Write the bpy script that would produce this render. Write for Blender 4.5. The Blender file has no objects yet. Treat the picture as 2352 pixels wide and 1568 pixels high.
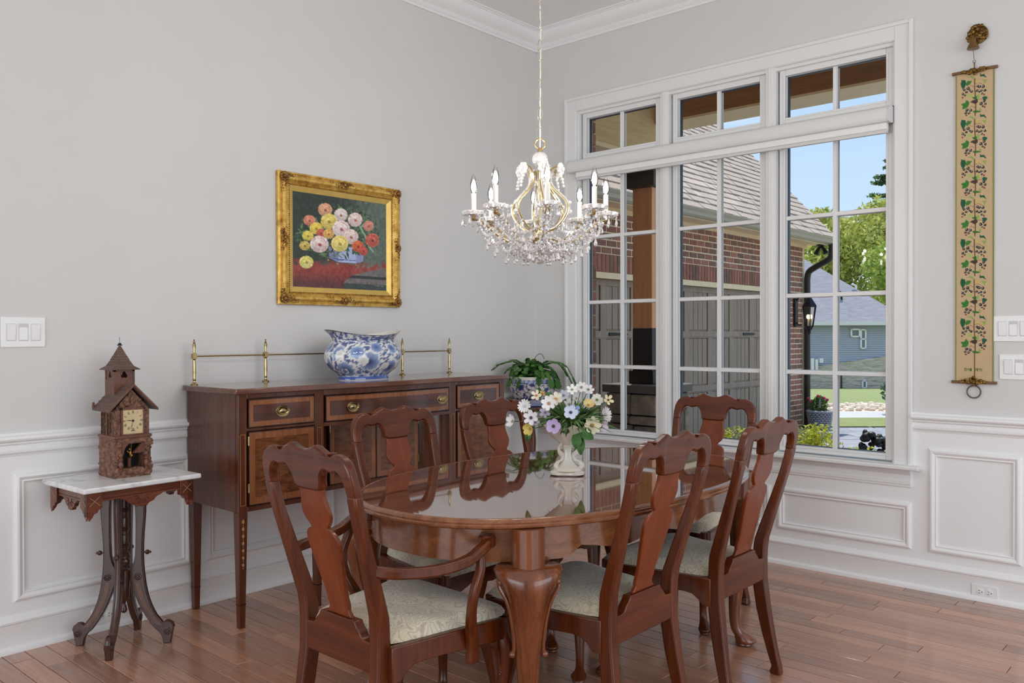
import bpy, bmesh, math, random
import numpy as np
from mathutils import Vector, Matrix
random.seed(7)
PI = math.pi
S = bpy.context.scene
COL = S.collection
# ------------------------------------------------------------------ camera
CAM = (3.834, -4.583, 1.300)
FPX, YAW, PIT, ROL = 1937.2, -0.7266234, -0.0083110, -0.0020539
_f = Vector((math.sin(YAW)*math.cos(PIT), math.cos(YAW)*math.cos(PIT), math.sin(PIT)))
_r0 = Vector((math.cos(YAW), -math.sin(YAW), 0)); _u0 = _r0.cross(_f)
_r = _r0*math.cos(ROL) + _u0*math.sin(ROL); _u = -_r0*math.sin(ROL) + _u0*math.cos(ROL)
cam_data = bpy.data.cameras.new('camera'); cam = bpy.data.objects.new('camera', cam_data); COL.objects.link(cam)
cam_data.sensor_width = 36.0; cam_data.sensor_fit = 'HORIZONTAL'; cam_data.lens = FPX/2352*36.0
cam_data.clip_start = 0.05; cam_data.clip_end = 500
cam.matrix_world = Matrix(((_r.x, _u.x, -_f.x, CAM[0]), (_r.y, _u.y, -_f.y, CAM[1]), (_r.z, _u.z, -_f.z, CAM[2]), (0, 0, 0, 1)))
S.camera = cam
S.view_settings.view_transform = 'Standard'; S.view_settings.look = 'None'
S.view_settings.exposure = 0.0; S.view_settings.gamma = 1.0; S.view_settings.use_curve_mapping = False
S.cycles.max_bounces = 10; S.cycles.transparent_max_bounces = 24; S.cycles.diffuse_bounces = 5; S.cycles.glossy_bounces = 5
S.cycles.sample_clamp_indirect = 6.0; S.cycles.use_denoising = True; S.cycles.caustics_refractive = False; S.cycles.caustics_reflective = False
# ------------------------------------------------------------------ sky, sun, lights
W = bpy.data.worlds.new('sky'); S.world = W; W.use_nodes = True
wn = W.node_tree; wn.nodes.clear()
def wnode(t, **k):
    n = wn.nodes.new(t)
    for a, b in k.items(): setattr(n, a, b)
    return n
w_out = wnode('ShaderNodeOutputWorld'); w_bg = wnode('ShaderNodeBackground'); w_tc = wnode('ShaderNodeTexCoord')
w_sep = wnode('ShaderNodeSeparateXYZ'); w_ramp = wnode('ShaderNodeValToRGB'); w_noise = wnode('ShaderNodeTexNoise')
w_map = wnode('ShaderNodeMapping'); w_cr = wnode('ShaderNodeValToRGB'); w_mix = wnode('ShaderNodeMixRGB')
L = wn.links.new
L(w_tc.outputs['Generated'], w_sep.inputs[0]); L(w_sep.outputs['Z'], w_ramp.inputs[0])
e = w_ramp.color_ramp.elements
e[0].position = 0.0; e[0].color = (.60, .70, .80, 1); e[1].position = .8; e[1].color = (.22, .42, .74, 1)
m_ = w_ramp.color_ramp.elements.new(.14); m_.color = (.46, .61, .78, 1)
m_ = w_ramp.color_ramp.elements.new(.30); m_.color = (.37, .54, .76, 1)
w_map.inputs['Scale'].default_value = (1.2, 1.2, 3.2)
L(w_tc.outputs['Generated'], w_map.inputs[0]); L(w_map.outputs[0], w_noise.inputs['Vector'])
w_noise.inputs['Scale'].default_value = 2.6; w_noise.inputs['Detail'].default_value = 6; w_noise.inputs['Roughness'].default_value = .55
w_cr.color_ramp.elements[0].position = .50; w_cr.color_ramp.elements[1].position = .72
L(w_noise.outputs['Fac'], w_cr.inputs[0]); L(w_cr.outputs[0], w_mix.inputs['Fac'])
L(w_ramp.outputs[0], w_mix.inputs['Color1']); w_mix.inputs['Color2'].default_value = (.80, .81, .83, 1)
L(w_mix.outputs[0], w_bg.inputs[0]); w_bg.inputs[1].default_value = 1.3; L(w_bg.outputs[0], w_out.inputs[0])

def add_light(name, kind, loc, energy, color=(1, 1, 1), size=1, size_y=None, target=None, angle=None):
    d = bpy.data.lights.new(name, kind); o = bpy.data.objects.new(name, d); COL.objects.link(o)
    o.location = loc; d.energy = energy; d.color = color
    if kind == 'AREA':
        d.size = size
        if size_y: d.shape = 'RECTANGLE'; d.size_y = size_y
    if kind == 'SUN' and angle: d.angle = angle
    if target is not None: o.rotation_euler = (Vector(target)-Vector(loc)).to_track_quat('-Z', 'Y').to_euler()
    return o
add_light('sun', 'SUN', (6, 12, 20), 4.2, (1.0, .94, .84), target=(6+.16*20, 12-.30*20, 0), angle=.012)
# unseen area fills added to brighten the room from behind, beside and above
add_light('fill_back', 'AREA', (3.2, -8.8, 1.5), 118, (.95, 1.0, 1.03), 5.2, 2.6, target=(3.0, 0, 1.9))
add_light('fill_side', 'AREA', (6.9, -2.9, 1.5), 88, (.95, 1.0, 1.03), 4.6, 2.6, target=(0, -2.6, 1.7))
add_light('fill_ceiling', 'AREA', (3.3, -3.6, 3.36), 8, (1.0, .99, .97), 3.6, 3.6, target=(3.3, -3.6, 0))
# ------------------------------------------------------------------ mesh helpers
class MB:
    def __init__(s): s.v = []; s.f = []
    def add(s, vs, fs):
        n = len(s.v); s.v += [tuple(p) for p in vs]; s.f += [tuple(i+n for i in f) for f in fs]; return s
    def box(s, x0, x1, y0, y1, z0, z1):
        return s.add([(x0,y0,z0),(x1,y0,z0),(x1,y1,z0),(x0,y1,z0),(x0,y0,z1),(x1,y0,z1),(x1,y1,z1),(x0,y1,z1)],
                     [(3,2,1,0),(4,5,6,7),(0,1,5,4),(1,2,6,5),(2,3,7,6),(3,0,4,7)])
    def cbox(s, c, d): return s.box(c[0]-d[0]/2, c[0]+d[0]/2, c[1]-d[1]/2, c[1]+d[1]/2, c[2]-d[2]/2, c[2]+d[2]/2)
    def loft(s, rings, closed=True, caps=True, loop=False):
        n = len(rings[0]); m = len(rings); vs = [p for r in rings for p in r]; fs = []
        for i in range(m if loop else m-1):
            a = i*n; b = ((i+1) % m)*n
            for j in range(n if closed else n-1):
                k = (j+1) % n; fs.append((a+j, a+k, b+k, b+j))
        if caps and not loop and closed: fs += [tuple(reversed(range(n))), tuple(range((m-1)*n, m*n))]
        return s.add(vs, fs)
    def prism(s, poly, axis, a, b):
        def P(p, t): return (t, p[0], p[1]) if axis == 'x' else ((p[0], t, p[1]) if axis == 'y' else (p[0], p[1], t))
        ar = sum(poly[i][0]*poly[(i+1) % len(poly)][1]-poly[(i+1) % len(poly)][0]*poly[i][1] for i in range(len(poly)))
        if (ar < 0) != (axis == 'y'): poly = poly[::-1]
        if a > b: a, b = b, a
        return s.loft([[P(p, a) for p in poly], [P(p, b) for p in poly]])
    def lathe(s, prof, n=24, c=(0,0,0), axis='z', caps=True, sx=1, sy=1):
        rs = []
        for r, z in prof:
            ring = []
            for j in range(n):
                t = 2*PI*j/n; x, y = r*math.cos(t)*sx, r*math.sin(t)*sy
                p = (x, y, z) if axis == 'z' else ((z, x, y) if axis == 'x' else (y, z, x))
                ring.append((c[0]+p[0], c[1]+p[1], c[2]+p[2]))
            rs.append(ring)
        return s.loft(rs, caps=caps)
    def tube(s, path, r, n=8, closed=False, flat=1.0, up=None):
        P = [Vector(p) for p in path]; m = len(P); R = r if isinstance(r, (list, tuple)) else [r]*m
        rings = []; prev = None
        for i in range(m):
            if closed: t = P[(i+1) % m]-P[i-1]
            else: t = P[min(i+1, m-1)]-P[max(i-1, 0)]
            if t.length < 1e-9: t = Vector((0, 0, 1))
            t.normalize()
            if up is not None: nrm = Vector(up)-t*t.dot(Vector(up))
            elif prev is None:
                a = Vector((0, 0, 1)) if abs(t.z) < .9 else Vector((1, 0, 0)); nrm = a-t*a.dot(t)
            else: nrm = prev-t*prev.dot(t)
            if nrm.length < 1e-6: nrm = t.orthogonal()
            nrm.normalize(); prev = nrm; b = t.cross(nrm)
            rings.append([tuple(P[i]+nrm*(R[i]*math.cos(2*PI*j/n))+b*(R[i]*flat*math.sin(2*PI*j/n))) for j in range(n)])
        return s.loft(rings, loop=closed, caps=not closed)
    def sweep(s, path, secs, frames):   # rectangular section: secs [(half_a, half_b)], frames [(A,B)] direction vectors
        rings = []
        for p, (ha, hb), (A, B) in zip(path, secs, frames):
            p = Vector(p); A = Vector(A); B = Vector(B)
            rings.append([tuple(p-A*ha-B*hb), tuple(p+A*ha-B*hb), tuple(p+A*ha+B*hb), tuple(p-A*ha+B*hb)])
        return s.loft(rings)
    def stack(s, lev, n=14):            # horizontal elliptic rings (cx, cy, z, rx, ry)
        return s.loft([[(cx+rx*math.cos(2*PI*j/n), cy+ry*math.sin(2*PI*j/n), z) for j in range(n)] for cx, cy, z, rx, ry in lev])
    def sphere(s, c, r, nu=12, nv=8, sc=(1,1,1)):
        prof = [(math.sin(PI*i/nv), -math.cos(PI*i/nv)) for i in range(1, nv)]
        vs = [(c[0], c[1], c[2]-r*sc[2])]; fs = []
        for q, z in prof:
            for j in range(nu): t = 2*PI*j/nu; vs.append((c[0]+r*sc[0]*q*math.cos(t), c[1]+r*sc[1]*q*math.sin(t), c[2]+r*sc[2]*z))
        vs.append((c[0], c[1], c[2]+r*sc[2])); L_ = len(vs)-1
        for j in range(nu): fs.append((0, 1+(j+1) % nu, 1+j)); fs.append((L_, L_-nu+j, L_-nu+(j+1) % nu))
        for i in range(nv-2):
            for j in range(nu): a = 1+i*nu; fs.append((a+j, a+(j+1) % nu, a+nu+(j+1) % nu, a+nu+j))
        return s.add(vs, fs)
    def strip(s, A, B, th, nrm):        # solid plate between polylines A and B (equal length), thickness th along nrm
        N = Vector(nrm)*th; n = len(A)
        rings = [[tuple(a), tuple(b), tuple(Vector(b)+N), tuple(Vector(a)+N)] for a, b in zip(A, B)]
        return s.loft(rings)
    def grid(s, fn, nu, nv):
        vs = [fn(i/(nu-1), j/(nv-1)) for j in range(nv) for i in range(nu)]
        return s.add(vs, [(j*nu+i, j*nu+i+1, (j+1)*nu+i+1, (j+1)*nu+i) for j in range(nv-1) for i in range(nu-1)])
    def xf(s, M):
        s.v = [tuple(M @ Vector(p)) for p in s.v]; return s
    def merge(s, o, M=None):
        return s.add([tuple(M @ Vector(p)) for p in o.v] if M else o.v, o.f)
    def mesh(s, name, mat=None, angle=38, smooth=True, fix=False):
        me = bpy.data.meshes.new(name); me.from_pydata(s.v, [], s.f); me.update()
        if fix:
            bm = bmesh.new(); bm.from_mesh(me); bmesh.ops.recalc_face_normals(bm, faces=bm.faces); bm.to_mesh(me); bm.free()
        if smooth:
            me.polygons.foreach_set('use_smooth', [True]*len(me.polygons)); me.set_sharp_from_angle(angle=math.radians(angle))
        if mat: me.materials.append(mat)
        return me
    def build(s, name, mat=None, parent=None, bev=0, angle=38, smooth=True, fix=False, seg=2, loc=None):
        return link(name, s.mesh(name, mat, angle, smooth, fix), parent, bev, seg, loc)
def link(name, me, parent=None, bev=0, seg=2, loc=None):
    o = bpy.data.objects.new(name, me); COL.objects.link(o)
    if parent is not None: o.parent = parent
    if loc is not None: o.location = loc
    if bev:
        m = o.modifiers.new('bevel', 'BEVEL'); m.width = bev; m.segments = seg; m.limit_method = 'ANGLE'; m.angle_limit = math.radians(40)
    return o
def tag(o, label, cat, group=None, kind=None):
    o['label'] = label; o['category'] = cat
    if group: o['group'] = group
    if kind: o['kind'] = kind
    return o
def thing(name, label, cat, loc=(0,0,0), rz=0, group=None):
    o = bpy.data.objects.new(name, None); COL.objects.link(o); o.location = loc; o.rotation_euler = (0, 0, rz); o.empty_display_size = .05
    return tag(o, label, cat, group)
def struct(name, label=None, cat=None, loc=(0,0,0)):
    o = bpy.data.objects.new(name, None); COL.objects.link(o); o.location = loc; o['kind'] = 'structure'
    if label: o['label'] = label; o['category'] = cat
    return o
def ST(o, label=None, cat=None):
    o['kind'] = 'structure'
    if label: o['label'] = label; o['category'] = cat
    return o
def copy_tree(o, parent=None):
    kids = [k for k in bpy.data.objects if k.parent == o]
    c = o.copy(); COL.objects.link(c)
    if parent is not None: c.parent = parent
    for k in kids: copy_tree(k, c)
    return c
def sp(pts, n):                           # Catmull-Rom resample of control tuples
    P = [np.array(p, float) for p in pts]; P = [2*P[0]-P[1]]+P+[2*P[-1]-P[-2]]; out = []; m = len(P)-3
    for i in range(n):
        u = i/(n-1)*m; k = min(int(u), m-1); t = u-k; a, b, c, d = P[k:k+4]
        out.append(tuple(.5*((2*b)+(c-a)*t+(2*a-5*b+4*c-d)*t*t+(3*b-a-3*c+d)*t**3)))
    return out
def itp(x, tab):                          # piecewise-linear lookup
    return float(np.interp(x, [t[0] for t in tab], [t[1] for t in tab]))
# ------------------------------------------------------------------ materials
def lin(c):
    if isinstance(c, str): c = tuple(int(c[i:i+2], 16)/255 for i in (0, 2, 4))
    return tuple((x/12.92 if x <= .04045 else ((x+.055)/1.055)**2.4) for x in c)
MATS = {}
class NT:
    def __init__(s, name):
        s.m = bpy.data.materials.new(name); s.m.use_nodes = True; s.t = s.m.node_tree; s.t.nodes.clear()
        s.out = s.n('ShaderNodeOutputMaterial'); s.p = s.n('ShaderNodeBsdfPrincipled'); s.l(s.p.outputs[0], s.out.inputs[0])
    def n(s, t, **k):
        n = s.t.nodes.new(t)
        for a, b in k.items(): setattr(n, a, b)
        return n
    def l(s, a, b): s.t.links.new(a, b)
    def set(s, **k):
        for a, b in k.items():
            i = s.p.inputs[a.replace('_', ' ')]
            i.default_value = (*b, 1) if isinstance(b, tuple) and len(b) == 3 else b
        return s
    def coord(s, scale=(1,1,1), rnd=True, kind='Object', rot=(0,0,0)):
        tc = s.n('ShaderNodeTexCoord'); mp = s.n('ShaderNodeMapping'); mp.inputs['Scale'].default_value = scale; mp.inputs['Rotation'].default_value = rot
        if rnd:
            oi = s.n('ShaderNodeObjectInfo'); ml = s.n('ShaderNodeMath', operation='MULTIPLY'); ml.inputs[1].default_value = 37.0
            s.l(oi.outputs['Random'], ml.inputs[0]); cb = s.n('ShaderNodeCombineXYZ')
            for i in range(3): s.l(ml.outputs[0], cb.inputs[i])
            ad = s.n('ShaderNodeVectorMath', operation='ADD'); s.l(tc.outputs[kind], ad.inputs[0]); s.l(cb.outputs[0], ad.inputs[1]); s.l(ad.outputs[0], mp.inputs[0])
        else: s.l(tc.outputs[kind], mp.inputs[0])
        return mp.outputs[0]
    def noise(s, vec, scale, detail=4, rough=.5, dist=0):
        n = s.n('ShaderNodeTexNoise'); s.l(vec, n.inputs['Vector'])
        n.inputs['Scale'].default_value = scale; n.inputs['Detail'].default_value = detail; n.inputs['Roughness'].default_value = rough; n.inputs['Distortion'].default_value = dist
        return n.outputs['Fac']
    def ramp(s, fac, stops):
        r = s.n('ShaderNodeValToRGB'); s.l(fac, r.inputs[0]); el = r.color_ramp.elements
        while len(el) < len(stops): el.new(.5)
        for e_, (p, c) in zip(el, stops): e_.position = p; e_.color = (*c, 1) if not isinstance(c, (int, float)) else (c, c, c, 1)
        return r.outputs[0]
    def mix(s, fac, a, b, mode='MIX'):
        m = s.n('ShaderNodeMixRGB', blend_type=mode)
        for k, x in (('Fac', fac), ('Color1', a), ('Color2', b)):
            if isinstance(x, (int, float)): m.inputs[k].default_value = x if k == 'Fac' else (x, x, x, 1)
            elif isinstance(x, tuple): m.inputs[k].default_value = (*x, 1)
            else: s.l(x, m.inputs[k])
        return m.outputs[0]
    def base(s, o): s.l(o, s.p.inputs['Base Color']); return s
    def bump(s, h, strength=.3, dist=.01):
        b = s.n('ShaderNodeBump'); b.inputs['Strength'].default_value = strength; b.inputs['Distance'].default_value = dist
        s.l(h, b.inputs['Height']); s.l(b.outputs[0], s.p.inputs['Normal']); return s
def mat(name, col, rough=.5, metal=0, var=0, scale=8, bump=0, bscale=60, coat=0, spec=.5, **k):
    if name in MATS: return MATS[name]
    N = NT(name); c = lin(col); N.set(Base_Color=c, Roughness=rough, Metallic=metal, Coat_Weight=coat, Specular_IOR_Level=spec, **k)
    if var or bump: v = N.coord()
    if var:
        f = N.noise(v, scale, 4, .6); N.base(N.ramp(f, [(.25, tuple(x*(1-var) for x in c)), (.75, tuple(min(1, x*(1+var)) for x in c))]))
    if bump: N.bump(N.noise(v, bscale, 3), bump, .004)
    MATS[name] = N.m; return N.m
def wood(name, dark, mid, light, rough=.25, axis='z', scale=1.0, coat=.3, figure=0, spec=.5, soft=1.0):
    if name in MATS: return MATS[name]
    N = NT(name); st = {'x': (1.2, 14, 14), 'y': (14, 1.2, 14), 'z': (14, 14, 1.2)}[axis]
    v = N.coord(tuple(a*scale for a in st)); f1 = N.noise(v, 1.6, 6, .62, .6)
    v2 = N.coord(tuple((a*5 if a > 5 else a*2)*scale for a in st)); f2 = N.noise(v2, 2.2, 3, .6)
    c = N.ramp(f1, [(.28, lin(dark)), (.5, lin(mid)), (.74, lin(light))])
    c = N.mix(.35*soft, c, N.ramp(f2, [(.35, lin(dark)), (.65, lin(light))]))
    if figure:
        sf = {'x': (3, 9, 26), 'y': (3, 3, 30), 'z': (9, 9, 34)}[axis]
        f3 = N.noise(N.coord(sf), 1.5, 2, .5, .6); c = N.mix(figure, c, N.ramp(f3, [(.30, tuple(x*.7 for x in lin(dark))), (.70, lin(light))]))
    N.base(c); N.set(Roughness=rough, Coat_Weight=coat, Coat_Roughness=.12, Specular_IOR_Level=spec)
    N.bump(f2, .05, .002); MATS[name] = N.m; return N.m
def vcol_mat(name, rough=.6, attr='Col', coat=0, bump=0, bscale=200):
    if name in MATS: return MATS[name]
    N = NT(name); a = N.n('ShaderNodeVertexColor', layer_name=attr); N.base(a.outputs[0]); N.set(Roughness=rough, Coat_Weight=coat, Coat_Roughness=.08)
    if bump: N.bump(N.noise(N.coord(), bscale, 2), bump, .002)
    MATS[name] = N.m; return N.m
def set_vcol(me, cols):                    # cols: per-vertex linear rgb array
    at = me.color_attributes.new('Col', 'FLOAT_COLOR', 'POINT'); a = np.ones((len(me.vertices), 4), np.float32); a[:, :3] = cols
    at.data.foreach_set('color', a.ravel())
def emit(name, col, st):
    if name in MATS: return MATS[name]
    N = NT(name); N.set(Base_Color=(0., 0., 0.), Emission_Color=lin(col), Emission_Strength=st); MATS[name] = N.m; return N.m
def glass(name, tint=(1, 1, 1), fac=.08, rough=0.0):
    # flat pane: clear with a weak mirror
    if name in MATS: return MATS[name]
    N = NT(name); tr = N.n('ShaderNodeBsdfTransparent'); gl = N.n('ShaderNodeBsdfGlossy'); mx = N.n('ShaderNodeMixShader'); fr = N.n('ShaderNodeFresnel')
    fr.inputs['IOR'].default_value = 1.22; tr.inputs[0].default_value = (*tint, 1); gl.inputs['Roughness'].default_value = rough
    N.l(fr.outputs[0], mx.inputs[0]); N.l(tr.outputs[0], mx.inputs[1]); N.l(gl.outputs[0], mx.inputs[2]); N.l(mx.outputs[0], N.out.inputs[0]); MATS[name] = N.m; return N.m
WALL = mat('wall_paint', 'd4d3d1', .75, var=.015, scale=3)
CEIL = mat('ceiling_paint', 'eeeeee', .8)
TRIM = mat('trim_paint', 'eaeaea', .42)
CAS = mat('window_paint', 'e2e2e1', .4)
BRASS = mat('polished_brass', 'b3a073', .2, 1, var=.08, scale=20)
# ================================================================== room shell
CH = 3.41
YB, XR = -9.0, 7.0
def floor_mat():
    N = NT('oak_plank'); v = N.coord((1.1, 16, 16)); f = N.noise(v, 1.7, 6, .62, .8); f2 = N.noise(N.coord((3, 90, 90)), 1.5, 3, .6)
    oi = N.n('ShaderNodeObjectInfo')
    c = N.ramp(f, [(.25, lin('986e58')), (.5, lin('b0826a')), (.78, lin('c0937a'))])
    c = N.mix(.30, c, N.ramp(f2, [(.35, lin('8c6450')), (.65, lin('c49a80'))]))
    t = N.ramp(oi.outputs['Random'], [(0, (.74, .72, .72)), (.35, (.92, .90, .90)), (.7, (1.05, 1.02, .99)), (1, (1.24, 1.17, 1.08))])
    c = N.mix(1.0, c, t, 'MULTIPLY'); N.base(c); N.set(Roughness=.22, Coat_Weight=.5, Coat_Roughness=.10); N.bump(f2, .10, .002)
    return N.m
PLANK = floor_mat()
floor = ST(MB().box(-.05, XR, YB, .02, -.05, -.0075).build('floor', mat('plank_gap', '2a1a12', .8)), 'brown oak strip floor of narrow glossy planks', 'floor')
rr = random.Random(3); pw = .0832; row = 0; y = -.002; far = MB()
while y > YB:
    x = .0 - rr.uniform(0, .8)
    while x < XR:
        ln = rr.choice([.32, .45, .6, .75, .9, 1.1, 1.3, .52])
        x0, x1 = max(x, 0), min(x+ln, XR)
        if x1-x0 > .02:
            g = .0010; b = .0016
            def plank(m, x0=x0, x1=x1):
                a0, a1, b0, b1 = x0+g, x1-g, y-pw+g, y-g
                m.add([(a0,b0,-.0075),(a1,b0,-.0075),(a1,b1,-.0075),(a0,b1,-.0075),(a0,b0,-b),(a1,b0,-b),(a1,b1,-b),(a0,b1,-b),(a0+b,b0+b,0),(a1-b,b0+b,0),(a1-b,b1-b,0),(a0+b,b1-b,0)],
                      [(0,1,5,4),(1,2,6,5),(2,3,7,6),(3,0,4,7),(4,5,9,8),(5,6,10,9),(6,7,11,10),(7,4,8,11),(8,9,10,11)])
            if y > -3.75 and x0 < 3.75-max(0, -y-1.2)*.0 and x0 < 3.9:
                m = MB(); plank(m); m.build('plank', PLANK, floor, smooth=False)
            else: plank(far)
        x += ln
    y -= pw; row += 1
o = far.build('plank_field', PLANK, floor, smooth=False); o['kind'] = 'stuff'
ST(MB().box(-.2, XR, YB, .3, CH, CH+.15).build('ceiling', CEIL), 'smooth pale grey painted ceiling above the crown moulding', 'ceiling')
ST(MB().box(-.16, 0, YB, .0, 0, CH).build('wall_left', WALL), 'pale grey painted wall behind the sideboard and painting', 'wall')
# window wall, opening x .345..2.432  z .60..2.83
OX0, OX1, OZ0, OZ1 = .345, 2.432, .60, 2.82
m = MB(); m.box(-.16, OX0, 0, .16, 0, CH); m.box(OX1, XR, 0, .16, 0, CH); m.box(OX0, OX1, 0, .16, 0, OZ0); m.box(OX0, OX1, 0, .16, OZ1, CH)
ST(m.build('wall_right', WALL, smooth=False), 'pale grey painted wall holding the triple window', 'wall')
# walls behind the camera with wide openings
m = MB(); m.box(-.16, .4, YB-.15, YB, 0, CH); m.box(6.0, XR, YB-.15, YB, 0, CH); m.box(.4, 6.0, YB-.15, YB, 3.1, CH)
ST(m.build('wall_back', WALL, smooth=False), 'pale grey wall with a wide opening behind the viewer', 'wall')
m = MB(); m.box(XR, XR+.15, YB, -5.4, 0, CH); m.box(XR, XR+.15, -.4, .16, 0, CH); m.box(XR, XR+.15, -5.4, -.4, 3.1, CH)
ST(m.build('wall_side', WALL, smooth=False), 'pale grey wall with a wide opening to the right', 'wall')
# ---- mouldings: profile (out, z) run along a wall
def run_left(prof, y0, y1, name, label, cat, material=TRIM, parent=None, kind=True):
    m = MB().loft([[(p[0], y0, p[1]) for p in prof], [(p[0], y1, p[1]) for p in prof]])
    o = m.build(name, material, parent, fix=True, angle=25)
    return ST(o, label, cat) if kind else o
def run_right(prof, x0, x1, name, label, cat, material=TRIM, parent=None, kind=True):
    m = MB().loft([[(x0, -p[0], p[1]) for p in prof], [(x1, -p[0], p[1]) for p in prof]])
    o = m.build(name, material, parent, fix=True, angle=25)
    return ST(o, label, cat) if kind else o
crown = [(0, 3.285), (.010, 3.285), (.010, 3.292)] + sp([(.012, 3.300), (.018, 3.303), (.022, 3.312)], 4) + [(.026, 3.316)] + \
        sp([(.027, 3.322), (.040, 3.332), (.062, 3.348), (.078, 3.372), (.082, 3.392)], 9) + [(.090, 3.394), (.090, 3.399), (.100, 3.402), (.100, 3.41), (0, 3.41)]
run_left(crown, YB, 0, 'trim_crown_left', 'white crown moulding along the sideboard wall', 'crown moulding')
run_right(crown, 0, XR, 'trim_crown_right', 'white crown moulding above the triple window', 'crown moulding')
rail = [(0, .806), (.008, .806), (.010, .812), (.013, .815), (.018, .818), (.020, .824), (.019, .834), (.013, .842), (.012, .850), (.020, .853), (.022, .858), (.020, .862)] + \
       sp([(.020, .862), (.032, .868), (.037, .878), (.034, .886)], 6) + [(.024, .889), (.019, .892), (.015, .899), (.006, .903), (0, .903)]
run_left(rail, YB, 0, 'trim_chair_rail_left', 'white chair rail along the sideboard wall', 'chair rail')
run_right(rail, 2.502, XR, 'trim_chair_rail_right', 'white chair rail to the right of the window', 'chair rail')
run_right(rail, 0, .265, 'trim_chair_rail_corner', 'short white chair rail between corner and window', 'chair rail')
# wainscot is painted trim white: thin skins below the rail
ST(MB().box(0, .003, YB, 0, 0, .81).build('trim_wainscot_left', TRIM, smooth=False), 'white wainscot field below the chair rail, sideboard wall', 'wainscot')
m = MB(); m.box(2.45, XR, -.003, 0, 0, .81); m.box(0, 2.45, -.003, 0, 0, .60)
ST(m.build('trim_wainscot_right', TRIM, smooth=False), 'white wainscot field under and beside the triple window', 'wainscot')
base = [(0, 0), (.030, 0), (.030, .010), (.027, .018), (.020, .024), (.016, .026), (.015, .105), (.017, .110), (.017, .116), (.023, .120), (.024, .128), (.016, .136), (.012, .146), (.008, .150), (0, .150)]
run_left(base, YB, 0, 'baseboard_left', 'tall white baseboard with shoe along the sideboard wall', 'baseboard')
run_right(base, 0, XR, 'baseboard_right', 'tall white baseboard with shoe under the window', 'baseboard')
# picture-frame panel mouldings
pm = [(0, 0), (.006, 0), (.010, .006), (.016, .010), (.018, .018), (.014, .026), (.010, .030), (.012, .036), (.009, .040), (0, .040)]   # (out, inward)
def panel_frame(wall, a0, a1, z0, z1, name, label):
    rings = []
    for (a, z, sa, sz) in ((a0, z0, 1, 1), (a1, z0, -1, 1), (a1, z1, -1, -1), (a0, z1, 1, -1)):
        r = []
        for out, ins in pm:
            p, q = a+sa*ins, z+sz*ins
            r.append((out+.003, p, q) if wall == 'L' else (p, -out-.003, q))
        rings.append(r)
    ST(MB().loft(rings, loop=True, caps=False).build(name, TRIM, fix=True, angle=25), label, 'panel moulding')
n_ = 0
for (a0, a1, lab) in ((-3.36, -2.595, 'behind the marble topped table'), (-2.52, -1.755, 'behind the left half of the sideboard'), (-1.68, -.915, 'behind the right half of the sideboard'), (-.84, -.075, 'nearest the room corner, left wall')):
    n_ += 1; panel_frame('L', a0, a1, .205, .735, 'trim_%d' % n_, 'white picture frame moulding panel '+lab)
for (a0, a1, z0, z1, lab) in ((.265, .985, .197, .437, 'under the left window'), (1.02, 1.745, .197, .437, 'under the middle window'), (1.78, 2.499, .197, .437, 'under the right window'), (2.58, 2.992, .197, .722, 'below the hanging tapestry')):
    n_ += 1; panel_frame('R', a0, a1, z0, z1, 'trim_%d' % n_, 'white picture frame moulding panel '+lab)
# ================================================================== triple window
GL = glass('window_glass')
DARK = mat('sash_spacer', '3c4650', .35, .6)
# casing
def casing_piece(name, poly_xz, y0, y1, par): return MB().prism(poly_xz, 'y', y0, y1).build(name, CAS, par, bev=.003, smooth=False)
cas = struct('trim_window_casing', 'wide white flat casing framing the triple window', 'window casing')
CX0, CX1, CZ0, CZ1, cw = .265, 2.502, .622, 2.900, .088
m = MB()
for (x0, x1, z0, z1) in ((CX0, CX0+cw, CZ0, CZ1), (CX1-cw, CX1, CZ0, CZ1), (CX0+cw, CX1-cw, CZ1-cw, CZ1)): m.box(x0, x1, -.018, 0, z0, z1)
m.build('casing_board', CAS, cas, bev=.003, smooth=False)
m = MB()
for (x0, x1, z0, z1) in ((CX0-.002, CX0+.018, CZ0, CZ1+.002), (CX1-.018, CX1+.002, CZ0, CZ1+.002), (CX0+.018, CX1-.018, CZ1-.018, CZ1+.002)): m.box(x0, x1, -.027, 0, z0, z1)
m.build('back_band', CAS, cas, bev=.004, smooth=False)
m = MB()
for (x0, x1, z0, z1) in ((CX0+cw-.014, CX0+cw+.004, CZ0, CZ1-cw+.014), (CX1-cw-.004, CX1-cw+.014, CZ0, CZ1-cw+.014), (CX0+cw, CX1-cw, CZ1-cw-.004, CZ1-cw+.014)): m.box(x0, x1, -.013, 0, z0, z1)
m.build('inner_bead', CAS, cas, bev=.003, smooth=False)
stool = MB().prism([(-.062, .606), (-.066, .611), (-.066, .622), (-.062, .628), (.09, .628), (.09, .606)], 'x', .222, 2.545)
ST(stool.build('trim_window_stool', CAS, bev=.004, smooth=False), 'white window stool ledge under the triple window', 'window sill')
ap = [(0, .515), (.012, .515), (.012, .524), (.016, .527), (.016, .545), (.012, .549), (.012, .575), (.018, .585), (.026, .600), (.026, .606), (0, .606)]
run_right(ap, .272, 2.495, 'trim_window_apron', 'white moulded apron below the window stool', 'window apron', CAS)
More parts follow.
